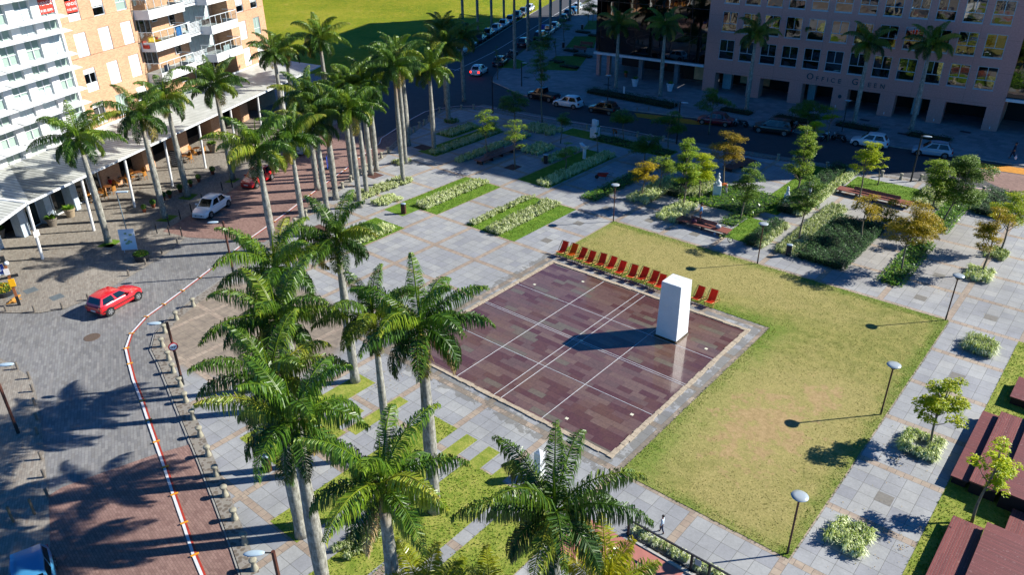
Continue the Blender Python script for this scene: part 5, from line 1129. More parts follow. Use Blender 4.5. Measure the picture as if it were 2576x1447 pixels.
fa=math.atan2(-T(0,1120,1840,985)[1],-T(0,1120,1840,985)[0]); sg=bpy.data.objects.new('no_cycling_sign',None)
b=MB(); b.lathe([(0,-.012),(.27,-.012),(.27,.012),(0,.012)],n=28); s1=b.build('sign_disc',mat('sign_red_rim','#a0142a',.5),t,loc=(math.cos(fa)*.12,math.sin(fa)*.12,h)); s1.rotation_euler=(PI/2,0,fa+PI/2)
b=MB(); b.lathe([(0,.013),(.2,.013),(.2,.02),(0,.02)],n=28); b.build('sign_face',mat('sign_white','#c8d4e0',.5),s1)
b=MB()
for cx_ in (-.095,.095):
    for k in range(12): a0=2*PI*k/12; a1=2*PI*(k+1)/12; b.bar((cx_+.06*math.cos(a0),-.026,-.03+.06*math.sin(a0)) if 0 else (cx_+.06*math.cos(a0),.03+.06*math.sin(a0),.024),(cx_+.06*math.cos(a1),.03+.06*math.sin(a1),.024),.008,4)
for p,q in (((-.095,.03),(-.03,.03)),((-.03,.03),(.05,-.05)),((.05,-.05),(-.04,-.05)),((-.095,.03),(-.04,-.06)),((-.03,.03),(-.05,-.07)),((.095,.03),(.045,-.08)),((.045,-.08),(.08,-.09))): b.bar((p[0],p[1],.024),(q[0],q[1],.024),.009,4)
b.v=[(x,y,z if 1 else z) for x,y,z in b.v]; o=b.build('bicycle_symbol',mat('symbol_navy','#141c40',.5),s1); o.rotation_euler=(0,0,0); o.scale=(1,1,1)
street_pole('brown lamp post beside the lane separator, above the palm group',T(0,560,2350,1325),4.5,rad(228))
street_pole('brown lamp post at the left edge leaning in with its head',T(0,1680,185,25),4.5,rad(30) if 0 else rad(48))
MB().box(-.16,.16,-.02,.02,0,.42).build('notice',mat('notice_paper','#d4cdc8',.6),COL.objects[-1].parent if 0 else None) if 0 else None
g=basept(720,1415,4.3) if 0 else T(1000,1680,165,1215,4.3); street_pole('brown lamp post cut by the bottom edge beside the thick palm trunk',g,4.3,rad(225))
g=T(0,560,1310,1010); t=thing('street_lamp','thin grey pole lamp rising behind the map board','street lamp',g); b=MB(); b.bar((0,0,0),(0,0,hgt(g,ty(560,485,K))),.045,8,.035); b.build('pole',mat('grey_pole','#68777f',.5),t); hh=hgt(g,ty(560,485,K)); MB().box(0,.9,-.14,.14,hh-.05,hh+.04).build('lamp_head',HEAD,t,bevel=.03).rotation_euler=(0,0,rad(45))
NG2='shaded lamp posts by the north road'
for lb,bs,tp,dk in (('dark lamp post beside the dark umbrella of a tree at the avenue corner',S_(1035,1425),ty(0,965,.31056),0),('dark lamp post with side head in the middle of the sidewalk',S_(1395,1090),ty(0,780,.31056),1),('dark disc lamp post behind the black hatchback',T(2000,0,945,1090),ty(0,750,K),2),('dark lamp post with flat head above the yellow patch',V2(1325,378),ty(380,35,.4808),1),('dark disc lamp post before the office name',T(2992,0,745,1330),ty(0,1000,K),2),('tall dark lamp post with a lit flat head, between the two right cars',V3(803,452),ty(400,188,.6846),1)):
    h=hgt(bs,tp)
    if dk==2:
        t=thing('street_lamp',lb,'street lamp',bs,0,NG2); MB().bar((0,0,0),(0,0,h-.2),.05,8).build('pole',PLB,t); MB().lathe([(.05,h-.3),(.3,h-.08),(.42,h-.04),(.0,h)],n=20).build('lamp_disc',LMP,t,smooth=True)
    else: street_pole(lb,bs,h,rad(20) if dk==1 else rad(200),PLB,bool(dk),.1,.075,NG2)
CON=mat('bollard_concrete','#8f8a78',.85,var=.2,scale=7,bump=.3)
bo=MB().lathe([(.2,0),(.2,.05),(.16,.2),(.12,.36),(.13,.46),(.2,.55),(.21,.64),(.18,.67),(.0,.68)],n=14).build('concrete_bollard',CON,smooth=True); md=bo.modifiers.new('e','EDGE_SPLIT'); md.split_angle=rad(50)
sb=[T(0,1680,*p) for p in ((2560,1400),(2465,1140),(2360,895),(2265,660),(2175,455),(2095,255),(2015,60))]+[T(0,1120,*p) for p in ((1945,1330),(1870,1155),(1815,1000),(1745,860),(1700,735),(1635,600),(1660,460),(1775,330),(1945,195))]+[T(1000,560,*p) for p in ((285,905),(390,820),(500,735),(590,640),(865,450),(950,385),(1040,320),(1105,265),(1185,205),(1255,145),(1325,95))]
vb=[V1(*p) for p in ((415,290),(448,280),(490,240),(530,220),(570,190),(655,120),(830,100),(930,95))]
nb=[V2(*p) for p in ((600,262),(700,280),(1010,322),(1110,342),(1220,355))]+[V3(*p) for p in ((47,327),(135,335),(325,373),(428,390),(530,404),(638,423),(745,440),(858,445),(1212,515),(1447,545))]
used=0
for lst,nm,gn in ((sb,'concrete bollard on the curb, %s up from the bottom edge','sunlit concrete bollards along the curb'),(vb,'shaded concrete bollard at the bend behind the palms, %s along the curb','shaded concrete bollards at the bend'),(nb,'concrete bollard beside the north road, %s from the left','concrete bollards beside the north road')):
    for i,p in enumerate(lst):
        if not used: o=bo; used=1; o.location=(p[0],p[1],.03)
        else: o=bo.copy(); COL.objects.link(o); o.location=(p[0],p[1],.03)
        o.scale=(.84,.84,.95); o.rotation_euler=(0,0,i*.7); tag(o,nm%(ORD[i] if i<len(ORD) else 'last'),'bollard',gn)
MET=mat('bollard_steel','#8c8378',.4,metal=.6,var=.25,scale=6)
mb_=[T(0,1120,*p) for p in ((65,245),(350,250),(630,220),(890,130),(180,825),(300,920),(335,1050),(355,1188),(375,1335),(380,1480))]+[T(0,1680,*p) for p in ((420,290),(450,470),(480,660))]+[T(0,560,*p) for p in ((1295,1330),(1465,1215),(1630,1110),(1785,1005))]
s0=MB(); s0.lathe([(.075,0),(.075,.46),(.07,.5),(.0,.51)],n=12)
for i,p in enumerate(mb_):
    o=s0.build('steel_bollard',MET) if i==0 else COL.objects[0:0] or s1_.copy()
    if i==0: s1_=o
    else: COL.objects.link(o)
    o.location=(p[0],p[1],.02); gn='on the upper curve of the forecourt' if i<4 else 'along the lower left walkway' if i<13 else 'beside the map board'
    j=i if i<4 else i-4 if i<13 else i-13
    tag(o,'short steel bollard %s, %s of its row'%(gn,ORD[j]),'bollard','short steel bollards')
tb=[T(0,560,*p) for p in ((1580,905),(1705,920),(1830,935),(1700,830),(1815,760),(1925,690),(2035,590),(2235,470),(2335,440))]
for i,p in enumerate(tb): o=MB().lathe([(.05,0),(.05,.88),(.0,.9)],n=10).build('black_post',PLB,loc=(p[0],p[1],.0)); MB().lathe([(.055,.8),(.055,.84)],n=10).build('band',MET,o); tag(o,'slim black post at the corner of the red paving, %s from the left'%ORD[i],'post','slim black posts at the red paving')
for i,p in enumerate((T(0,1680,350,842),T(0,1680,135,920))): o=MB().lathe([(.065,0),(.065,.98),(.0,1.0)],n=10).build('wooden_post',mat('post_wood','#75644f',.8,var=.3),loc=(p[0],p[1],.0)); tag(o,['tall thin wooden post at the lower left, right one','tall thin wooden post at the lower left, left one'][i],'post','tall posts at the lower left')
for i,p in enumerate((T(2000,0,710,1075),T(2000,0,1120,1135),T(2000,0,1245,1130),T(2000,0,1360,1120),T(2000,0,1618,1085))): o=MB().lathe([(.07,0),(.07,.55),(.0,.56)],n=10).build('small_bollard',MET,loc=(p[0],p[1],.12)); tag(o,'low dark bollard at the sidewalk edge before the hedge, %s from the left'%ORD[i],'bollard','low bollards at the sidewalk edge')
# ------------------------------------------------------------ deckchairs
WOOD=mat('pale_wood','#b58a4c',.6,var=.2); 
def m_canvas(n,c1): return mat(n,c1,.75,var=.06)
CVR=m_leaf('canvas_red',['#e04424','#e04424'],.7,.35,.2); CVO=m_leaf('canvas_orange',['#dc6410','#dc6410'],.7,.35,.2)
def deckchair(kind):
    t=thing('deckchair','x','deckchair'); m=CVO if kind else CVR
    # chair faces -Y
    b=MB()
    for x in (-.29,.29):
        b.bar((x,-.62,.33),(x,.52,.98) if 0 else (x,.45,1.0),.022,6); 
    b.bar((-.29,-.62,.33),(.29,-.62,.33),.022,6); b.bar((-.29,.45,1.0),(.29,.45,1.0),.022,6)
    fr=b
    b.v=[]; b.f=[]; b.mi=[]
    for x in (-.29,.29): b.bar((x,-.46,.0),(x,.35,.88),.022,6)
    b.bar((-.29,.35,.88),(.29,.35,.88),.02,6); b.bar((-.29,-.4,.08),(.29,-.4,.08),.02,6); b.build('back_frame',WOOD,t)
    b=MB()
    for x in (-.25,.25): b.bar((x,-.58,.36),(x,.62,.04),.022,6)
    b.bar((-.25,-.58,.36),(.25,-.58,.36),.02,6); b.bar((-.25,.62,.04),(.25,.62,.04),.02,6); b.build('seat_frame',WOOD,t)
    b=MB()
    for x in (-.32,.32): b.bar((x,.16,.68),(x,.6,.06),.018,6)
    b.bar((-.32,.6,.07),(.32,.6,.07),.018,6); b.build('rear_strut',WOOD,t)
    prof=[(-.62,.38),(-.52,.31),(-.37,.26),(-.21,.26),(-.06,.33),(.07,.46),(.19,.62),(.29,.77),(.345,.88)]
    b=MB(); 
    for i in range(len(prof)-1):
        (y0,z0),(y1,z1)=prof[i],prof[i+1]; b.slab((-.23,y0,z0),(.23,y0,z0),(.23,y1,z1),(-.23,y1,z1),.012)
    b.build('canvas',m,t); return t
ch=[deckchair(0),deckchair(1)]
DC=[(455,1115),(555,1140),(640,1185),(735,1215),(830,1250),(940,1275),(1030,1325),(1140,1370),(1240,1400),(1350,1435),(1440,1460)]
gp=[T(2000,560,x+5,y-15,.35) for x,y in DC]+[T(2000,1120,1840,115,.35),T(2000,1120,1965,155,.35)]
u0={0:0,1:0}
for i,g in enumerate(gp):
    k=1 if i==1 else 0; lb=('orange deckchair, second from the left' if k else '%s deckchair from the left in the row, red canvas'%ORD[i]) if i<11 else ('red deckchair just right of the marble pillar' if i==11 else 'last red deckchair at the right end of the row')
    rz=.06+.07*math.sin(i*2.1)
    y=45.0-.012*(i)+.1*math.sin(i*1.3); loc=(g[0],44.6+.12*math.sin(i*1.7),.06)
    if not u0[k]: o=ch[k]; u0[k]=1; o.location=loc; o.rotation_euler=(0,0,rz); o['label']=lb; o['group']='row of deckchairs'
    else: o=dup(ch[k],loc,rz,lb,'row of deckchairs')
    o.scale=(1.12,)*3
# ------------------------------------------------------------ bins, pots, boards
def bin_(label,g,z=.03,sc=1.0,plain=False):
    t=thing('litter_bin',label,'litter bin',(g[0],g[1],z),rad(20),'litter bins of the plaza'); t.scale=(sc,)*3
    b=MB(); n=14
    if not plain:
        for k in range(26):
            a=2*PI*k/26; b.bar((.23*math.cos(a),.17*math.sin(a),.03),(.23*math.cos(a),.17*math.sin(a),.78),.022,4)
        b.build('slats',mat('bin_wood','#5b3822',.6,var=.3,scale=8),t)
    MB().lathe([(.2,0.02),(.2,.86)],n=18,sx=1.05,sy=.75).build('liner',PLB,t)
    MB().lathe([(.24,.93),(.255,.97),(.2,1.0),(0,1.01)],n=18,sy=.76).build('lid',mat('bin_lid','#9fb0bc' if not plain else '#3d4a58',.4,metal=.3),t,smooth=True)
    b=MB()
    for a in (.6,2.5,3.7,5.7): b.bar((.235*math.cos(a),.18*math.sin(a),0),(.235*math.cos(a),.18*math.sin(a),.95),.018,4)
    b.build('frame',MET,t)
bin_('wooden slatted litter bin with a pale lid, on the nearest paving',T(1000,1680,115,405)); bin_('wooden slatted litter bin between the plaza turf strips',T(1000,560,1480,705)); bin_('dark domed litter bin next to the pale bed near the lawn',T(2992,560,205,1130),plain=True); bin_('shaded litter bin by the mulch bed at the road side of the statues',T(2992,560,300,330)); bin_('dark shaded litter bin left of the fluted pedestal',V2(265,538),plain=True)
bin_('shaded litter bin on the avenue turf corner',S_(1920,605),.12,plain=True); bin_('far litter bin on the avenue sidewalk',S_(2155,375),.12,plain=True)
TER=mat('terracotta','#8e4a2c',.8,var=.15); BOX=m_leaf('boxwood',['#1c3a08','#31570c','#4c7412','#668a1c'],.5,.15,.4)
def topiary():
    t=thing('potted_topiary','x','potted plant'); MB().lathe([(.13,0),(.19,.3),(.22,.34),(.21,.38),(.17,.38)],n=14).build('pot',TER,t,smooth=True)
    L=Leaf(); rg=random.Random(5)
    for _ in range(700):
        d=Vector((rg.gauss(0,1),rg.gauss(0,1),rg.gauss(0,1))).normalized(); p=Vector((0,0,.58))+d*.27*rg.uniform(.8,1.05); w=d.cross(Vector((rg.uniform(-1,1),rg.uniform(-1,1),1))).normalized(); q=d.cross(w); s_=.03
        L.quad(p-w*s_,p+q*s_+d*.02,p+w*s_,p-q*s_,rg.random())
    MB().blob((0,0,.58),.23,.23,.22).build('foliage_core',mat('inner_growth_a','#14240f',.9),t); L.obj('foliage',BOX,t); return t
tp=topiary(); pots=[T(0,560,*p) for p in ((1455,690),(1545,645),(1645,572),(1710,545),(1815,490),(1920,435),(2000,385),(2140,310))]
for i,p in enumerate(pots):
    sc=.9+.2*((i*7)%5)/5; lb='ball topiary in a terracotta pot, %s from the left in the line on the walkway'%ORD[i]
    if i==0: tp.location=(p[0],p[1],.02); tp['label']=lb; tp['group']='ball topiaries'; tp.scale=(sc,)*3
    else: dup(tp,(p[0],p[1],.02),None,lb,'ball topiaries',sc)
def bigpot(label,g,r=.45,h=.75,col='#8a7f6a',plant=True,z=.02):
    t=thing('planter_pot',label,'planter',(g[0],g[1],z)); MB().lathe([(r*.62,0),(r*.9,h*.8),(r*1.02,h*.84),(r*1.02,h),(r*.88,h),(r*.85,h*.9),(0,h*.88)],n=20).build('pot',mat('pot_'+col[1:],col,.85,var=.15,bump=.3),t,smooth=False)
    if plant:
        L=Leaf(); rg=random.Random(int(abs(g[0]*9)))
        for _ in range(160):
            a=rg.uniform(0,6.28); d=Vector((math.cos(a),math.sin(a),rg.uniform(.4,1.6))).normalized(); w=d.cross(Vector((0,0,1))).normalized(); p=Vector((0,0,h*.9))+Vector((math.cos(a),math.sin(a),0))*r*.4*rg.random(); l=rg.uniform(.3,.6)
            L.strip([p,p+d*l*.6,p+d*l+Vector((0,0,-.1))],[.02,.035,.01],w,rg.random())
        L.obj('plant',BR,t)
bigpot('large beige clay pot against the glazed shopfront',T(0,560,715,735),.5,.8,'#94836a'); bigpot('large grey-brown pot beside the pale blue pier',T(0,560,535,828),.48,.75,'#6f665a'); bigpot('dark stone pot at the left edge below the canopy',T(0,560,10,950),.5,.8,'#59544c'); bigpot('tall barrel pot with shrubs by the last cafe tables',T(700,500,485,340,0,.2717),.55,1.0,'#7f735f')
bigpot('white conical planter in shade between the two dark palms, left one',T(2000,0,1222,872),.5,1.05,'#c8d4da',True,.12); bigpot('white conical planter in shade before the black glass wing, right one',T(2000,0,1573,920),.5,1.05,'#c8d4da',True,.12); bigpot('small terracotta planter inside the shaded arcade',T(2000,0,1132,780),.25,.6,'#8a4a30',True,.12)
# flower planters
def oval(label,g,rx,ry,h,fl,col='#24282c'):
    t=thing('flower_planter',label,'planter',(g[0],g[1],.02)); b=MB(); b.lathe([(.85,0),(1,h*.9),(1,h),(.9,h),(.9,h*.9),(0,h*.88)],n=24,sx=rx,sy=ry); b.build('tub',mat('tub_'+col[1:],col,.7,var=.1),t)
    L=Leaf(); rg=random.Random(int(abs(g[1]*7))); mi=[]
    for _ in range(1500):
        a=rg.uniform(0,6.28); q=math.sqrt(rg.random()); p=Vector((math.cos(a)*q*rx*.92,math.sin(a)*q*ry*.92,h+rg.uniform(0,.22)*(1.2-q*q))); d=Vector((rg.uniform(-1,1),rg.uniform(-1,1),rg.uniform(.1,1))).normalized(); w=d.cross(Vector((0,0,1))).normalized(); s_=rg.uniform(.03,.05); f=rg.random()<fl
        L.quad(p-w*s_,p+d*s_,p+w*s_,p-d*s_*.5,rg.random()); mi.append(1 if f else 0)
    L.obj('flowers',[BR,mat('flower_yellow','#c79a10',.6)],t,mi=mi)
oval('low dark round planter with reddish foliage beside the map board',T(0,560,1430,1165),.75,.6,.5,.03); oval('dark oval planter full of yellow flowers at the left edge',T(0,930,30,610,0,180/508),1.05,.9,.42,.28)
# map board
g=T(0,560,1320,1095); t=thing('map_board','white tilted map board on short legs, facing the camera side','information board',g,rad(48))
b=MB(); b.slab((-.6,-.2,.35),(.6,-.2,.35),(.6,.05,2.05),(-.6,.05,2.05),.05); b.build('panel',mat('board_white','#ccd3da',.5,var=.03),t)
b=MB(); rg=random.Random(4)
for _ in range(9): x=rg.uniform(-.3,.25); z=rg.uniform(.7,1.7); y=-.2+(z-.35)/1.7*.25-.012; b.slab((x,y,z),(x+.2,y,z),(x+.2,y+.02,z+.16),(x,y+.02,z+.16),.006)
b.build('map_print',mat('map_print','#8fa07a',.6,var=.5,scale=6),t); b=MB(); b.bar((-.5,0,0),(-.5,0,1.2),.03,6); b.bar((.5,0,0),(.5,0,1.2),.03,6); b.build('leg',FRM,t)
# information pole left
g=T(0,930,215,735,0,180/508); t=thing('sign_post','wooden signpost carrying blue, white, black and yellow plates at the left edge','signpost',g,rad(70))
MB().box(-.085,.085,-.085,.085,0,3.9).build('post',mat('post_orange_wood','#87502c',.6,var=.3),t); MB().box(-.095,.095,-.095,.095,0,.75).build('post_foot',PLB,t)
MB().box(-.16,.24,-.15,-.09,1.55,2.15).build('yellow_plate',mat('plate_yellow','#e0a400',.5,var=.03),t,bevel=.02); MB().box(-.2,.14,-.14,-.1,2.5,2.98).build('white_plate',mat('notice_paper','#d4cdc8',.6),t)
bp=MB().box(-.85,-.12,-.04,.0,2.55,3.35).build('blue_plate',mat('plate_blue','#1d3f9c',.5,var=.1),t); MB().box(-.8,-.17,-.05,-.041,2.55,2.65).box(-.6,-.3,-.05,-.041,2.8,3.2).build('blue_plate_print',FRM,bp)
MB().box(-.9,-.1,-.03,.01,2.18,2.34).build('arrow_plate',PLB,t); MB().box(.1,.55,-.03,.01,2.2,2.42).build('arrow_plate',PLB,t); MB().box(-.14,.14,-.2,-.05,3.5,3.95).build('loudspeaker_box',PLB,t,bevel=.02); MB().blob((.15,-.3,3.45),.17,.17,.15).build('camera_dome',FRM,t,smooth=True)
# dog lying
g=T(0,930,155,700,0,180/508)
def dog():
    me=bpy.data.meshes.new('dog'); pts=[(0,0,.13),(.25,.03,.14),(.42,.0,.17),(.56,-.06,.2),(.66,-.1,.17),(-.2,.02,.12),(-.38,.1,.06),(-.5,.22,.04),(.3,-.2,.05),(.42,-.3,.04),(-.18,-.2,.06),(-.02,-.32,.04),(.57,.0,.27),(.55,-.13,.27)]
    ed=[(0,1),(1,2),(2,3),(3,4),(0,5),(5,6),(6,7),(1,8),(8,9),(5,10),(10,11),(3,12),(3,13)]; r=[.15,.14,.1,.09,.045,.14,.05,.025,.05,.035,.06,.035,.02,.02]
    me.from_pydata(pts,ed,[]); o=bpy.data.objects.new('dog',me); COL.objects.link(o); sk=o.modifiers.new('s','SKIN')
    for v,q in zip(me.skin_vertices[0].data,r): v.radius=(q,q)
    me.skin_vertices[0].data[0].use_root=True; o.modifiers.new('u','SUBSURF').levels=1; o.modifiers['u'].render_levels=1; me.materials.append(mat('dog_fur','#a8762e',.8,var=.25,scale=9)); o.location=(g[0],g[1],.03); o.rotation_euler=(0,0,rad(120)); return tag(o,'golden-brown dog lying at the foot of the signpost','dog')
dog()
# cafe furniture
RAT=mat('rattan','#a06a26',.6,var=.25,scale=14)
def cafe_chair():
    t=thing('cafe_chair','x','chair'); MB().box(-.22,.22,-.22,.22,.4,.45).build('seat',RAT,t,bevel=.02)
    b=MB(); n=8
    for i in range(n): a0=PI*i/n; a1=PI*(i+1)/n; b.slab((.23*math.cos(a0),.1+.13*math.sin(a0),.45),(.23*math.cos(a1),.1+.13*math.sin(a1),.45),(.24*math.cos(a1),.13+.15*math.sin(a1),.62+.3*math.sin(a1)),(.24*math.cos(a0),.13+.15*math.sin(a0),.62+.3*math.sin(a0)),.02)
    b.build('backrest',RAT,t)
    for x in (-.2,.2):
        for y in (-.2,.2): MB().bar((x*1.1,y*1.1,0),(x,y,.42),.02,5).build('leg',RAT,t)
    return t
def cafe_table():
    t=thing('cafe_table','x','table'); MB().lathe([(0,.7),(.38,.7),(.4,.72),(.38,.74),(0,.74)],n=18).build('tabletop',mat('table_brown','#6b4120',.5,var=.2),t); MB().bar((0,0,0),(0,0,.7),.03,6).build('column',PLB,t); MB().box(-.25,.25,-.03,.03,0,.04).box(-.03,.03,-.25,.25,0,.04).build('foot',PLB,t); return t
cc=cafe_chair(); ct=cafe_table(); uc=ut=0
TB_=[((-74.0,26.6),'nearest table'),((-74.9,28.0),'second table'),((-76.0,30.0),'third table'),((-76.5,31.8),'fourth table'),((-77.6,37.3),'table left of the sixth pole'),((-78.9,39.6),'farthest table')]
for i,(p,nm) in enumerate(TB_):
    lb='brown round cafe table, %s'%('%s counted from the glazed shopfront along the arcade'%ORD[i])
    if i==0: ct.location=(*p,.02); ct['label']=lb; ct['group']='cafe tables'
    else: dup(ct,(*p,.02),.3*i,lb,'cafe tables')
    for k in range(4 if i<4 else 4):
        a=rad(115)+k*PI/2+.25*math.sin(i+k); q=(p[0]+.72*math.cos(a),p[1]+.72*math.sin(a)); rz=a-PI/2; side=['far','inner','near','outer'][k]; lb='rattan cafe chair on the %s side of the %s cafe table'%(side,ORD[i])
        if not uc: cc.location=(*q,.02); cc.rotation_euler=(0,0,rz); cc['label']=lb; cc['group']='rattan cafe chairs'; uc=1
        else: dup(cc,(*q,.02),rz,lb,'rattan cafe chairs')
g=T(360,580,1180,265,0,.27473); t=thing('chalkboard','black chalkboard with white lettering leaning by the brick pier','chalkboard',g,rad(25)); MB().slab((-.5,0,.05),(.5,0,.05),(.5,.25,1.75),(-.5,.25,1.75),.04).build('board',mat('board_black','#14242c',.6),t)
b=MB(); rg=random.Random(9)
for r in range(7):
    x=-.4
    while x<.36: w=rg.uniform(.03,.1); z=1.6-r*.21; y=.02+(z-.05)/1.7*.25-.06; b.slab((x,y,z-.1),(x+w,y,z-.1),(x+w,y+.015,z),(x,y+.015,z),.004); x+=w+.03
b.build('chalk_lettering',FRM,t)
# blue banner on the red paving
g=T(1000,560,718,250); t=thing('banner_stand','blue standing banner between the palm trunks','banner',g,rad(-45)); MB().box(-.42,.42,-.02,.02,.1,1.35).build('banner',mat('plate_blue','#1d3f9c',.5),t); MB().box(-.3,.3,-.03,-.021,.5,.55).box(-.3,.3,-.03,-.021,.7,.78).box(-.25,.25,-.03,-.021,.95,1.0).build('print',FRM,t); MB().box(-.45,.45,-.15,.15,0,.08).build('foot',PLB,t)
# ------------------------------------------------------------ long wooden benches
DK=NT('deck_wood'); x_,y_,z_=DK.xyz(); s_=DK.math('FRACT',DK.math('DIVIDE',y_,.11)); c=DK.mix(DK.math('MULTIPLY',DK.math('LESS_THAN',s_,.13),.85),DK.ramp(DK.white(DK.comb(DK.math('FLOOR',DK.math('DIVIDE',y_,.11)),DK.math('FLOOR',DK.math('DIVIDE',x_,1.9)),0)),[(0,'#704036'),(1,'#8a5244')]),'#1b0f0c'); DK.fin(c,.6); DK=DK.m
def lbench(label,cx,cy,L,W,rz,b0,b1,side):
    t=thing('long_bench',label,'bench',(cx,cy,.03),rz,'long wooden benches'); MB().box(-L/2,L/2,-W/2,W/2,.38,.45).build('seat',DK,t)
    for k in range(int(L/1.6)+1):
        x=-L/2+.25+k*(L-.5)/int(L/1.6); MB().box(x-.05,x+.05,-W*.35,W*.35,0,.38).build('leg',PLB,t)
    y=side*W*.12; b=MB(); b.slab((b0,y,.52),(b1,y,.52),(b1,y+side*.08,.82),(b0,y+side*.08,.82),.04); bk=b.build('backrest',DK,t)
    b=MB()
    for k in range(5): x=b0+.2+k*(b1-b0-.4)/4; b.bar((x,y,.44),(x,y+side*.04,.6),.025,5)
    b.build('bracket',MET,bk)
lbench('long slatted bench where a man in a light blue shirt stands',-26.55,55.95,4.7,1.05,0,-1.3,1.1,1)
lbench('long slatted bench in the sun at the top of the right beds',-17.6,71.45,6.5,1.1,0,-1.9,2.2,1)
lbench('long slatted bench in shade left of the soil pit',-52.45,59.6,7.0,1.1,rad(90),-2.3,.8,1)
lbench('dark long bench in shade behind the orange-brown tree',-31.0,72.0,4.0,1.2,rad(78),-1.2,.8,1)
# park benches on avenue
for lb,x,y in (('park bench on the shaded avenue turf',2205,600),('dark low bench beside the avenue hedge',2120,655)):
    g=S_(x,y); t=thing('park_bench',lb,'bench',(g[0],g[1],.12),rad(10),'avenue benches'); MB().box(-1.2,1.2,-.25,.25,.4,.46).build('seat',DK,t); MB().box(-1.2,1.2,.25,.3,.5,.9).build('backrest',DK,t)
    for sx in (-1,1): MB().box(sx*1.0-.04,sx*1.0+.04,-.22,.22,0,.4).build('leg',PLB,t)
rects('avenue_turf',[],.13,GR) if 0 else None
for poly in ([(-80.1,90.9),(-76.9,92.2),(-78.2,96.1),(-82.3,97.5)],[(-73.6,93.8),(-69.1,96.4),(-73.9,106),(-78.1,102.9)],[(-80.9,109.3),(-76.7,111.8),(-82.5,121.2),(-85.5,118.3)],[(-88.3,124.8),(-86,126.5),(-91.6,134.7),(-93.2,133.6)],[(-84.9,106.3),(-83.3,107.5),(-84.2,109.1),(-85.6,108.2)]): sheet('avenue_turf',poly,.125,GR,'shaded turf panel beside the avenue')
shrub_bed('clipped hedge in shade between the sidewalk and the black wing',[(-60.4,-47.2,86.4,88.4)],.75,41,SH,.07,90,cat='hedge'); shrub_bed('dark low planting around the first arcade palm',[(-42.3,-38.2,89.5,91.2)],.5,42,SH,.07,60); shrub_bed('dark low planting around the palm crossing the office name',[(-28.7,-24.0,91.8,93.6)],.5,43,SH,.07,60); shrub_bed('dark low planting around the last arcade palm',[(-21.0,-16.6,92.8,94.6)],.5,44,SH,.07,60); shrub_bed('dark planting left of the office name palm',[(-35.6,-31,90.3,92.2)],.5,45,SH,.07,60); shrub_bed('dark hedge at the right frame edge in shade',[(-9.5,-5.2,94.2,96.3)],.7,46,SH,.07,60,cat='hedge')
for i,(x,y,w) in enumerate(((2010,650,2.6),(2160,715,3.4),(1830,790,2.4),(2160,415,3.0),(1990,855,3.2),(2310,460,2.5))):
    g=S_(x,y); shrub_bed('rounded dark shrub clump on the shaded avenue turf, %s one'%ORD[i],[(g[0]-w/2,g[0]+w/2,g[1]-.6,g[1]+.8)],.6,60+i,SH,.07,50,group='avenue shrub clumps')
# bollard-side notice boards in shade
g=T(2000,0,1110,990); t=thing('notice_sign','small white notice sign before the shaded hedge','sign',(g[0],g[1],.12),rad(-30)); MB().box(-.22,.22,-.02,.02,.6,1.5).build('panel',FRM,t); MB().bar((0,.03,0),(0,.03,1.2),.03,6).build('post',PLB,t)
# ------------------------------------------------------------ wooden platforms
def m_deck(name,ax,c1,c2,w=.1):
    t=NT(name); p=t.xyz(); u=p[ax]; v=p[1-ax]; s_=t.math('FRACT',t.math('DIVIDE',u,w)); i=t.math('FLOOR',t.math('DIVIDE',u,w)); sc=t.noise(6,4,.7)
    c=t.ramp(t.white(t.comb(i,t.math('FLOOR',t.math('DIVIDE',v,2.4)),0)),[(0,c1),(1,c2)]); c=t.mix(t.math('MULTIPLY',t.math('GREATER_THAN',sc,.62),.35),c,'#9c7a76'); c=t.mix(t.math('MULTIPLY',t.math('LESS_THAN',s_,.14),.8),c,'#170a0a'); t.fin(c,.55); t.bump(s_,.4,.02); return t.m
DX=m_deck('platform_boards_cross',1,'#64302f','#763a38'); DY=m_deck('platform_boards_long',0,'#6b3634','#80443f')
def plat(label,x0,x1,y0,y1,h,m,z0=0):
    t=thing('wooden_platform',label,'platform',(x0,y0,0),0,'dark red wooden platforms'); w=x1-x0; d=y1-y0
    MB().box(0,w,0,d,h-.08,h).build('deck_boards',m,t); MB().box(.08,w-.08,.08,d-.08,.05,h-.08).build('plinth',mat('plinth_dark','#24100f',.7),t)
plat('narrow low wooden platform along the slab walk',-2.5,-1.72,35.9,42.6,.5,DX); plat('wide wooden platform right of the narrow low one, higher',-1.7,-.42,35.7,42.7,.78,DY); plat('highest wooden platform at the right edge, middle group',-.4,2.6,35.5,43.2,1.05,DX)
plat('small platform corner at the right edge above the others',-1.65,2.5,44.9,47.4,.55,DX); plat('platform piece at the extreme right above the small corner',-.3,2.5,48.3,50.4,.5,DX)
plat('long wooden platform at the lower right beside the thin curved tree',-1.7,-.42,28.0,33.1,.5,DY); plat('raised broad platform in the lower right corner',-.4,2.6,26.4,33.2,.85,DX); plat('low platform between the two lower groups at the right edge',.3,2.6,33.6,35.4,.45,DY); plat('lower platform cut by the bottom edge with pale scratches',-2.3,-.42,22.5,27.95,.62,DY)
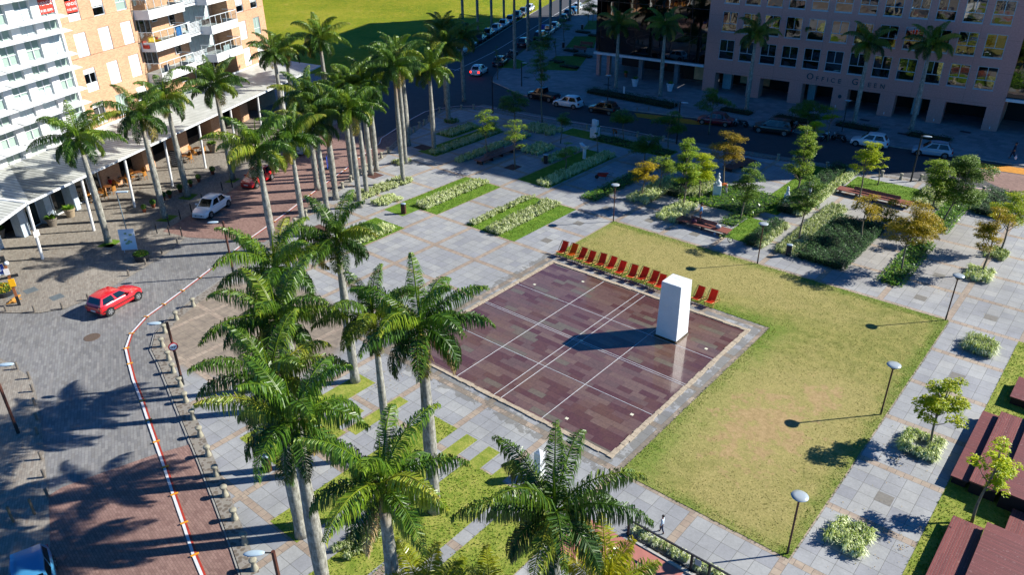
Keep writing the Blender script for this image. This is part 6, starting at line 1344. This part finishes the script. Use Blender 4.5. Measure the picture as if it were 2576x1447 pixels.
# ------------------------------------------------------------ railing and ramp
t=thing('railing','dark steel railing running off the bottom edge beside the young palm','railing',(-12.9,22.9,0)); 
MB().box(0,9,-.04,.04,.98,1.04).build('top_rail',PLB,t); MB().box(0,9,-.04,.04,.1,.15).build('bottom_rail',PLB,t)
for x in (.1,3.28,4.12,5.0,6.5,8.5): MB().box(x-.05,x+.05,-.05,.05,0,.98).build('post',PLB,t)
MB().box(3.45,3.75,-.06,-.04,.62,.95).build('notice',mat('notice_grey','#9aa0a2',.6),t)
b=MB(); b.box(-15,-9.8,20.2,22.6,.0,.07); struct(b.build('ramp',mat('ramp_red','#a0655a',.7,var=.12)),'reddish ramp floor behind the railing')
b=MB(); b.slab((-12.6,22.66,.12),(-8.2,22.66,.12),(-8.2,22.78,.12),(-12.6,22.78,.12),.12); struct(b.build('ramp_kerb',mat('kerb_concrete','#a5a39c',.8)),'pale kerb of the ramp')
# ------------------------------------------------------------ statues
g=(T(2992,560,180,628)); t=thing('robed_bust_statue','white robed torso statue on a tapering pedestal on the turf','statue',(g[0],g[1],.03),rad(20)); MB().add([(-.3,-.3,0),(.3,-.3,0),(.3,.3,0),(-.3,.3,0),(-.24,-.24,1.1),(.24,-.24,1.1),(.24,.24,1.1),(-.24,.24,1.1)],[(3,2,1,0),(4,5,6,7),(0,1,5,4),(1,2,6,5),(2,3,7,6),(3,0,4,7)]).build('pedestal',MARB,t,bevel=.02)
MB().lathe([(.17,1.1),(.17,1.25),(.12,1.45),(.13,1.6),(.09,1.72),(.1,1.8),(.05,1.86),(0,1.87)],n=10,sy=.8).build('torso',MARB,t)
g=T(2000,560,2040,530); t=thing('seated_figure_statue','white twisted figure statue on a block in the bright leafy bed','statue',(g[0],g[1],.03),rad(30)); MB().box(-.36,.36,-.36,.36,0,1.15).build('pedestal',MARB,t,bevel=.02)
MB().tube([(0,0,1.15),(.1,-.05,1.35),(-.06,.03,1.6),(.07,0,1.85),(0,0,2.05),(.03,0,2.22)],[.3,.24,.17,.14,.09,.05],9).build('figure',MARB,t,smooth=True); MB().blob((.02,0,2.16),.1,.1,.13).blob((-.16,-.1,1.35),.16,.2,.16).build('head_and_knees',MARB,t,smooth=True)
g=T(2000,560,715,150); t=thing('basin_statue','white carved shell on a fluted column pedestal, in shade','statue',(g[0],g[1],.03)); b=MB()
MB().lathe([(.2,0),(.18,.1),(.17,1.05),(.2,1.1)],n=12).build('column',MARB,t); b.add([(-.55,-.25,1.65),(0,-.3,1.35),(.55,-.2,1.55),(.5,.25,1.5),(0,.25,1.3),(-.5,.25,1.6),(-.3,-.15,1.12),(.35,-.15,1.12),(.3,.15,1.1),(-.3,.15,1.1)],[(0,1,6),(1,7,6),(1,2,7),(2,3,8,7),(3,4,8),(4,5,9),(4,9,8),(5,0,6,9),(6,7,8,9),(0,5,4,1),(1,4,3,2)]); b.build('shell',MARB,t,smooth=False)
g=V2(663,325); t=thing('relief_statue','white carved relief head on a square block, in shade','statue',(g[0],g[1],.03)); MB().box(-.42,.42,-.4,.4,0,1.15).build('pedestal',MARB,t,bevel=.02); MB().add([(-.3,-.25,1.15),(.3,-.25,1.15),(.3,.25,1.15),(-.3,.25,1.15),(-.34,-.22,2.1),(.32,-.22,1.98),(.34,.2,2.0),(-.3,.2,2.08)],[(3,2,1,0),(4,5,6,7),(0,1,5,4),(1,2,6,5),(2,3,7,6),(3,0,4,7)]).blob((0,-.26,1.65),.2,.12,.28).build('relief',MARB,t,bevel=.03)
g=V3(215,590); t=thing('bust_statue','white head bust half hidden in the crown of the tree in the mulch pit','statue',(g[0],g[1],.03)); MB().lathe([(.22,0),(.14,.2),(.13,1.9),(.2,2.0)],n=10).build('pedestal',MARB,t); MB().blob((0,0,2.25),.2,.2,.27).blob((.12,-.12,2.5),.14,.12,.14).build('head',MARB,t,smooth=True)
g=(-18.35,23.35); t=thing('white_pedestal','slim white square pedestal with a pyramid top behind the dark palm','pedestal',(g[0],g[1],.03),rad(0)); h=hgt(g,ty(1680,290,K)); MB().box(-.2,.2,-.2,.2,0,max(1.6,h)).add([(-.2,-.2,max(1.6,h)+.002),(.2,-.2,max(1.6,h)+.002),(.2,.2,max(1.6,h)+.002),(-.2,.2,max(1.6,h)+.002),(0,0,max(1.6,h)+.16)],[(0,1,4),(1,2,4),(2,3,4),(3,0,4)]).build('shaft',MARB,t)
# ------------------------------------------------------------ wheelbarrow, bicycle, bags, ball
g=V2(728,665); t=thing('wheelbarrow','red wheelbarrow standing in the shade beside the long pale hedge','wheelbarrow',(g[0],g[1],.03),rad(200)); b=MB(); b.add([(-.3,-.2,.3),(.3,-.15,.3),(.3,.15,.3),(-.3,.2,.3),(-.5,-.34,.62),(.55,-.3,.55),(.55,.3,.55),(-.5,.34,.62)],[(3,2,1,0),(0,1,5,4),(1,2,6,5),(2,3,7,6),(3,0,4,7)]); b.build('tray',mat('barrow_red','#b02410',.5),t)
b=MB(); b.lathe([(.1,-.05),(.19,-.05),(.2,0),(.19,.05),(.1,.05)],n=14); o=b.build('wheel',TYR,t,loc=(.62,0,.2)); o.rotation_euler=(PI/2,0,0); b=MB()
for s_ in (-1,1): b.bar((.65,.06*s_,.22),(-1.0,.3*s_,.62),.022,6); b.bar((-.3,.22*s_,.4),(-.38,.24*s_,0),.02,6)
b.build('handles',mat('barrow_frame','#3a3a3c',.5),t)
g=T(2580,760,1010,735,0,300/1227); t=thing('bicycle','small green child bicycle leaning at the end of the long bench','bicycle',(g[0],g[1],.03),rad(-5)); GRN=mat('bike_green','#2f7a14',.4)
for x in (-.42,.42):
    b=MB(); b.lathe([(.2,-.02),(.24,-.025),(.25,0),(.24,.025),(.2,.02)],n=20); b=MB()
    for k in range(20): a0=2*PI*k/20; a1=2*PI*(k+1)/20; b.bar((x+.23*math.cos(a0),0,.25+.23*math.sin(a0)),(x+.23*math.cos(a1),0,.25+.23*math.sin(a1)),.025,5)
    wo=b.build('wheel',TYR,t); b=MB()
    for k in range(8): a0=2*PI*k/8; b.bar((x,0,.25),(x+.21*math.cos(a0),0,.25+.21*math.sin(a0)),.008,4)
    b.build('spokes',mat('spoke_yellow','#a8b41c',.4),wo)
b=MB(); 
for p,q in (((-.42,.25),(-.12,.25)),((-.12,.25),(-.2,.55)),((-.2,.55),(-.42,.25)),((-.12,.25),(.28,.55)),((-.18,.48),(.28,.58)),((.28,.62),(.42,.25))): b.bar((p[0],0,p[1]),(q[0],0,q[1]),.022,6)
b.build('frame',GRN,t); b=MB(); b.bar((.28,-.2,.72),(.28,.2,.72),.015,6); b.bar((.28,0,.6),(.28,0,.72),.015,6); b.build('handlebar',PLB,t); MB().box(-.3,-.1,-.05,.05,.56,.61).build('saddle',PLB,t,bevel=.02)
def sack(label,cat,p,r,col,z):
    b=MB(); b.blob((0,0,r*.7),r,r*.8,r*.75,10,7,0,.12,random.Random(3)); o=b.build(cat.replace(' ','_'),mat('cloth_'+col,'#'+col,.8,var=.4,scale=12),loc=(p[0],p[1],z),smooth=True); tag(o,label,cat); return o
sack('grey and white bag lying on the bench','bag',(-25.2,55.9),.24,'a3a3a8',.48); sack('purple rucksack on the bench in front of the standing man','rucksack',(-27.35,55.72),.24,'4a2038',.48)
p=T(2580,760,840,640,0,300/1227); b=MB(); b.blob((0,0,.11),.11,.11,.11,14,8); o=b.build('ball',mat('ball_white','#9fb2c4',.4,var=.3,scale=20),loc=(p[0],p[1],.03),smooth=True); tag(o,'small pale ball under the bench near the bicycle','ball')
# ------------------------------------------------------------ people
SKIN=mat('skin','#8a5b42',.6,var=.05); HAIR=mat('dark_hair','#1a120e',.7)
def skin(name,pts,ed,rs,m,parent,root=0,lv=1):
    me=bpy.data.meshes.new(name); me.from_pydata(pts,ed,[]); o=bpy.data.objects.new(name,me); COL.objects.link(o); o.modifiers.new('s','SKIN')
    for v,q in zip(me.skin_vertices[0].data,rs): v.radius=(q,q) if not isinstance(q,tuple) else q
    me.skin_vertices[0].data[root].use_root=True; s_=o.modifiers.new('u','SUBSURF'); s_.levels=lv; s_.render_levels=lv; me.materials.append(m)
    if parent: o.parent=parent
    return o
def person(label,loc,rz,J,s=1.0,shirt='#4f86b0',pants='#1b2438',hair=HAIR,sleeve=.5,leg=1.0,group=None):
    t=thing('person',label,'person',loc,rz,group); t.scale=(s,)*3
    base=dict(pel=(0,0,.93),wa=(0,0,1.08),ch=(0,.0,1.3),nk=(0,0,1.47),hd=(0,.01,1.6),ht=(0,.0,1.7),
      ls=(-.18,0,1.4),le=(-.25,.02,1.13),lw=(-.24,-.06,.88),rs=(.18,0,1.4),re=(.25,.02,1.13),rw=(.24,-.06,.88),
      lh=(-.09,0,.9),lk=(-.1,-.02,.49),la=(-.1,.02,.08),lt=(-.1,-.14,.03),rh=(.09,0,.9),rk=(.1,-.02,.49),ra=(.1,.02,.08),rt=(.1,-.14,.03)); base.update(J)
    B={k:Vector(v) for k,v in base.items()}; names=list(B); idx={k:i for i,k in enumerate(names)}; pts=[B[k] for k in names]
    ed=[('pel','wa'),('wa','ch'),('ch','nk'),('nk','hd'),('hd','ht'),('ch','ls'),('ls','le'),('le','lw'),('ch','rs'),('rs','re'),('re','rw'),('pel','lh'),('lh','lk'),('lk','la'),('la','lt'),('pel','rh'),('rh','rk'),('rk','ra'),('ra','rt')]
    R=dict(pel=.13,wa=.115,ch=.14,nk=.052,hd=.095,ht=.07,ls=.06,le=.04,lw=.028,rs=.06,re=.04,rw=.028,lh=.09,lk=.06,la=.042,lt=.035,rh=.09,rk=.06,ra=.042,rt=.035); rs=[R[k] for k in names]; ed=[(idx[a],idx[b]) for a,b in ed]
    for w,e in (('lw','le'),('rw','re')):
        d=(B[w]-B[e]).normalized(); sd=d.cross(Vector((0,1,0))); sd=sd.normalized() if sd.length>.1 else Vector((1,0,0)); f=d.cross(sd)
        p0=len(pts); pts.append(B[w]+d*.08); rs.append(.03); ed.append((idx[w],p0))
        for k,(a,l) in enumerate(((-.03,.07),(-.01,.09),(.01,.085),(.03,.065))): pts.append(pts[p0]+f*a+d*l+sd*.02); rs.append(.0085); ed.append((p0,len(pts)-1))
        pts.append(B[w]+d*.06+f*(-.05)+sd*.015); rs.append(.01); ed.append((p0,len(pts)-1))
    skin('body',[tuple(p) for p in pts],ed,rs,SKIN,t,0)
    hd=B['hd']; up__=(B['ht']-B['hd']).normalized(); MB().blob(tuple(hd+up__*.055+Vector((0,.015,0))),.105,.115,.1).build('hair',hair,t,smooth=True)
    MB().blob(tuple(hd+Vector((0,-.1,-.01))),.018,.022,.025).blob(tuple(hd+Vector((-.1,0,0))),.015,.02,.03).blob(tuple(hd+Vector((.1,0,0))),.015,.02,.03).build('face_features',SKIN,t,smooth=True)
    MB().blob(tuple(hd+Vector((-.035,-.092,.02))),.012,.008,.008).blob(tuple(hd+Vector((.035,-.092,.02))),.012,.008,.008).box(hd.x-.025,hd.x+.025,hd.y-.1,hd.y-.09,hd.z-.055,hd.z-.045).build('eyes_and_mouth',HAIR,t)
    m=mat('shirt_'+shirt[1:],shirt,.8,var=.05); le2=B['ls'].lerp(B['le'],sleeve*2 if sleeve<.5 else 1); re2=B['rs'].lerp(B['re'],1 if sleeve>=.5 else sleeve*2)
    sp=[B['pel']+(B['wa']-B['pel'])*.1,B['wa'],B['ch'],B['ch'].lerp(B['nk'],.75),B['ls'],le2,B['rs'],re2]; se=[(0,1),(1,2),(2,3),(2,4),(4,5),(2,6),(6,7)]; sr=[.15,.135,.158,.075,.078,.06,.078,.06]
    if sleeve>.6: sp+=[B['lw'],B['rw']]; se+=[(5,8),(7,9)]; sr+=[.045,.045]
    skin('shirt',[tuple(p) for p in sp],se,sr,m,t,1)
    m=mat('trousers_'+pants[1:],pants,.8,var=.05); f=lambda a,b_,u:B[a].lerp(B[b_],u)
    tp_=[B['pel']+(B['wa']-B['pel'])*.2,B['pel'],B['lh'],f('lh','lk',1 if leg>.5 else .85),B['rh'],f('rh','rk',1 if leg>.5 else .85)]; te=[(0,1),(1,2),(2,3),(1,4),(4,5)]; tr2=[.14,.148,.108,.078,.108,.078]
    if leg>.5: tp_+=[f('lk','la',.9),f('rk','ra',.9)]; te+=[(3,6),(5,7)]; tr2+=[.058,.058]
    skin('trousers',[tuple(p) for p in tp_],te,tr2,m,t,1)
    for a,b_ in (('la','lt'),('ra','rt')): skin('shoe',[tuple(B[a]+Vector((0,.03,-.03))),tuple(B[b_])],[(0,1)],[.05,.042],mat('shoe_dark','#1c1c20',.6),t)
    return t
person('man in a light blue t-shirt and dark shorts standing on the long bench',(-27.0,56.15,.48),rad(-60)+PI/2*0,{},1.0,'#4f8cc0','#1a2a48',leg=.3)
g=(T(2000,1680,1490,1030)); person('small child with dark hair in a white and blue top walking on the path',(g[0],g[1],.03),rad(-75),dict(lk=(-.1,-.15,.5),la=(-.1,-.12,.08),lt=(-.1,-.27,.05),rk=(.1,.05,.49),ra=(.1,.2,.1),rt=(.1,.07,.04),hd=(0,0,1.62),ht=(0,0,1.75)),.62,'#b4c2d2','#1c2c4c',sleeve=.9)
bend=dict(pel=(0,.1,.92),wa=(0,-.08,1.0),ch=(0,-.32,.98),nk=(0,-.48,.9),hd=(0,-.58,.82),ht=(0,-.65,.76),ls=(-.18,-.38,.95),le=(-.2,-.44,.66),lw=(-.14,-.5,.4),rs=(.18,-.38,.95),re=(.2,-.44,.66),rw=(.14,-.5,.4),lh=(-.1,.08,.9),lk=(-.14,.0,.48),la=(-.16,.08,.08),lt=(-.16,-.08,.03),rh=(.1,.08,.9),rk=(.14,.1,.48),ra=(.16,.25,.08),rt=(.16,.1,.03))
g=T(2650,600,640,575,0,400/1454); person('gardener in an orange shirt bending over in the sun behind the figure statue',(g[0],g[1],.03),rad(-75),bend,1.0,'#d4660a','#7d828a'); g=V2(812,330); person('gardener in an orange vest bending over in the shade by the road',(g[0],g[1],.03),rad(60),bend,1.0,'#b05a14','#6a7c8c')
walk=dict(lk=(-.1,-.14,.5),la=(-.1,-.2,.1),lt=(-.1,-.34,.06),rk=(.1,.06,.49),ra=(.1,.3,.14),rt=(.1,.2,.04),lw=(-.24,.1,.9),rw=(.24,-.2,.92))
g=T(2992,560,2450,165); person('man in dark clothes walking with a white bag at the right edge',(g[0],g[1],.12),rad(-80),walk,1.02,'#141c34','#10182c',sleeve=.9)
sit=dict(pel=(0,.1,.5),wa=(0,.1,.68),ch=(0,.06,.92),nk=(0,.04,1.08),hd=(0,.0,1.2),ht=(0,.0,1.3),ls=(-.18,.06,1.0),le=(-.22,-.02,.75),lw=(-.12,-.22,.78),rs=(.18,.06,1.0),re=(.22,-.02,.75),rw=(.12,-.22,.78),lh=(-.1,.08,.48),lk=(-.12,-.32,.5),la=(-.12,-.32,.08),lt=(-.12,-.46,.03),rh=(.1,.08,.48),rk=(.12,-.32,.5),ra=(.12,-.32,.08),rt=(.12,-.46,.03))
g=(-75.6,28.6); person('woman in a red top sitting at the second cafe table',(g[0],g[1],.02),rad(20),sit,1.0,'#a01422','#15161c',sleeve=.9)
g=T(2992,560,2488,120,.9); b=MB(); b.blob((0,0,.18),.13,.07,.19,10,7); b.bar((-.07,0,.3),(0,0,.5),.012,4); b.bar((.07,0,.3),(0,0,.5),.012,4); o=b.build('shopping_bag',mat('bag_white','#c4ccd4',.6),loc=(g[0]+.1,g[1]-.1,.55)); tag(o,'small white bag carried by the walking man at the right edge','bag')

# ------------------------------------------------------------ fallen leaves
L=Leaf(); rg=random.Random(77)
spots=[(-33.5,19.8,4),(-28.4,16.5,4),(-30.8,23.5,3),(-20.7,18.4,4),(-16,13,3),(-51,31,3),(-55,41,4),(-17,60,9),(-12,60,6),(-26,58,5),(-8,57,5),(-5,36,3),(-31,56,4),(-46,48,9),(-3,30,4)]
for _ in range(1500):
    cx,cy,r=rg.choice(spots); a=rg.uniform(0,6.28); q=abs(rg.gauss(0,.6))*r; x=cx+q*math.cos(a); y=cy+q*math.sin(a)
    if -32.9<x<-16.2 and 26.8<y<43.2: continue
    an=rg.uniform(0,6.28); u=Vector((math.cos(an),math.sin(an),rg.uniform(-.1,.2))); v=Vector((-math.sin(an),math.cos(an),rg.uniform(-.1,.2))); s_=rg.uniform(.02,.055); p=Vector((x,y,.075)); L.quad(p-u*s_,p-v*s_*.5,p+u*s_,p+v*s_*.5,rg.random())
o=L.obj('leaf_litter',m_leaf('fallen_leaf',['#5a3c1e','#86632c','#a08a4c','#6c6a34'],.8,0,.1)); o['kind']='stuff'; o['label']='scattered fallen leaves on the paving and turf'; o['category']='leaf litter'
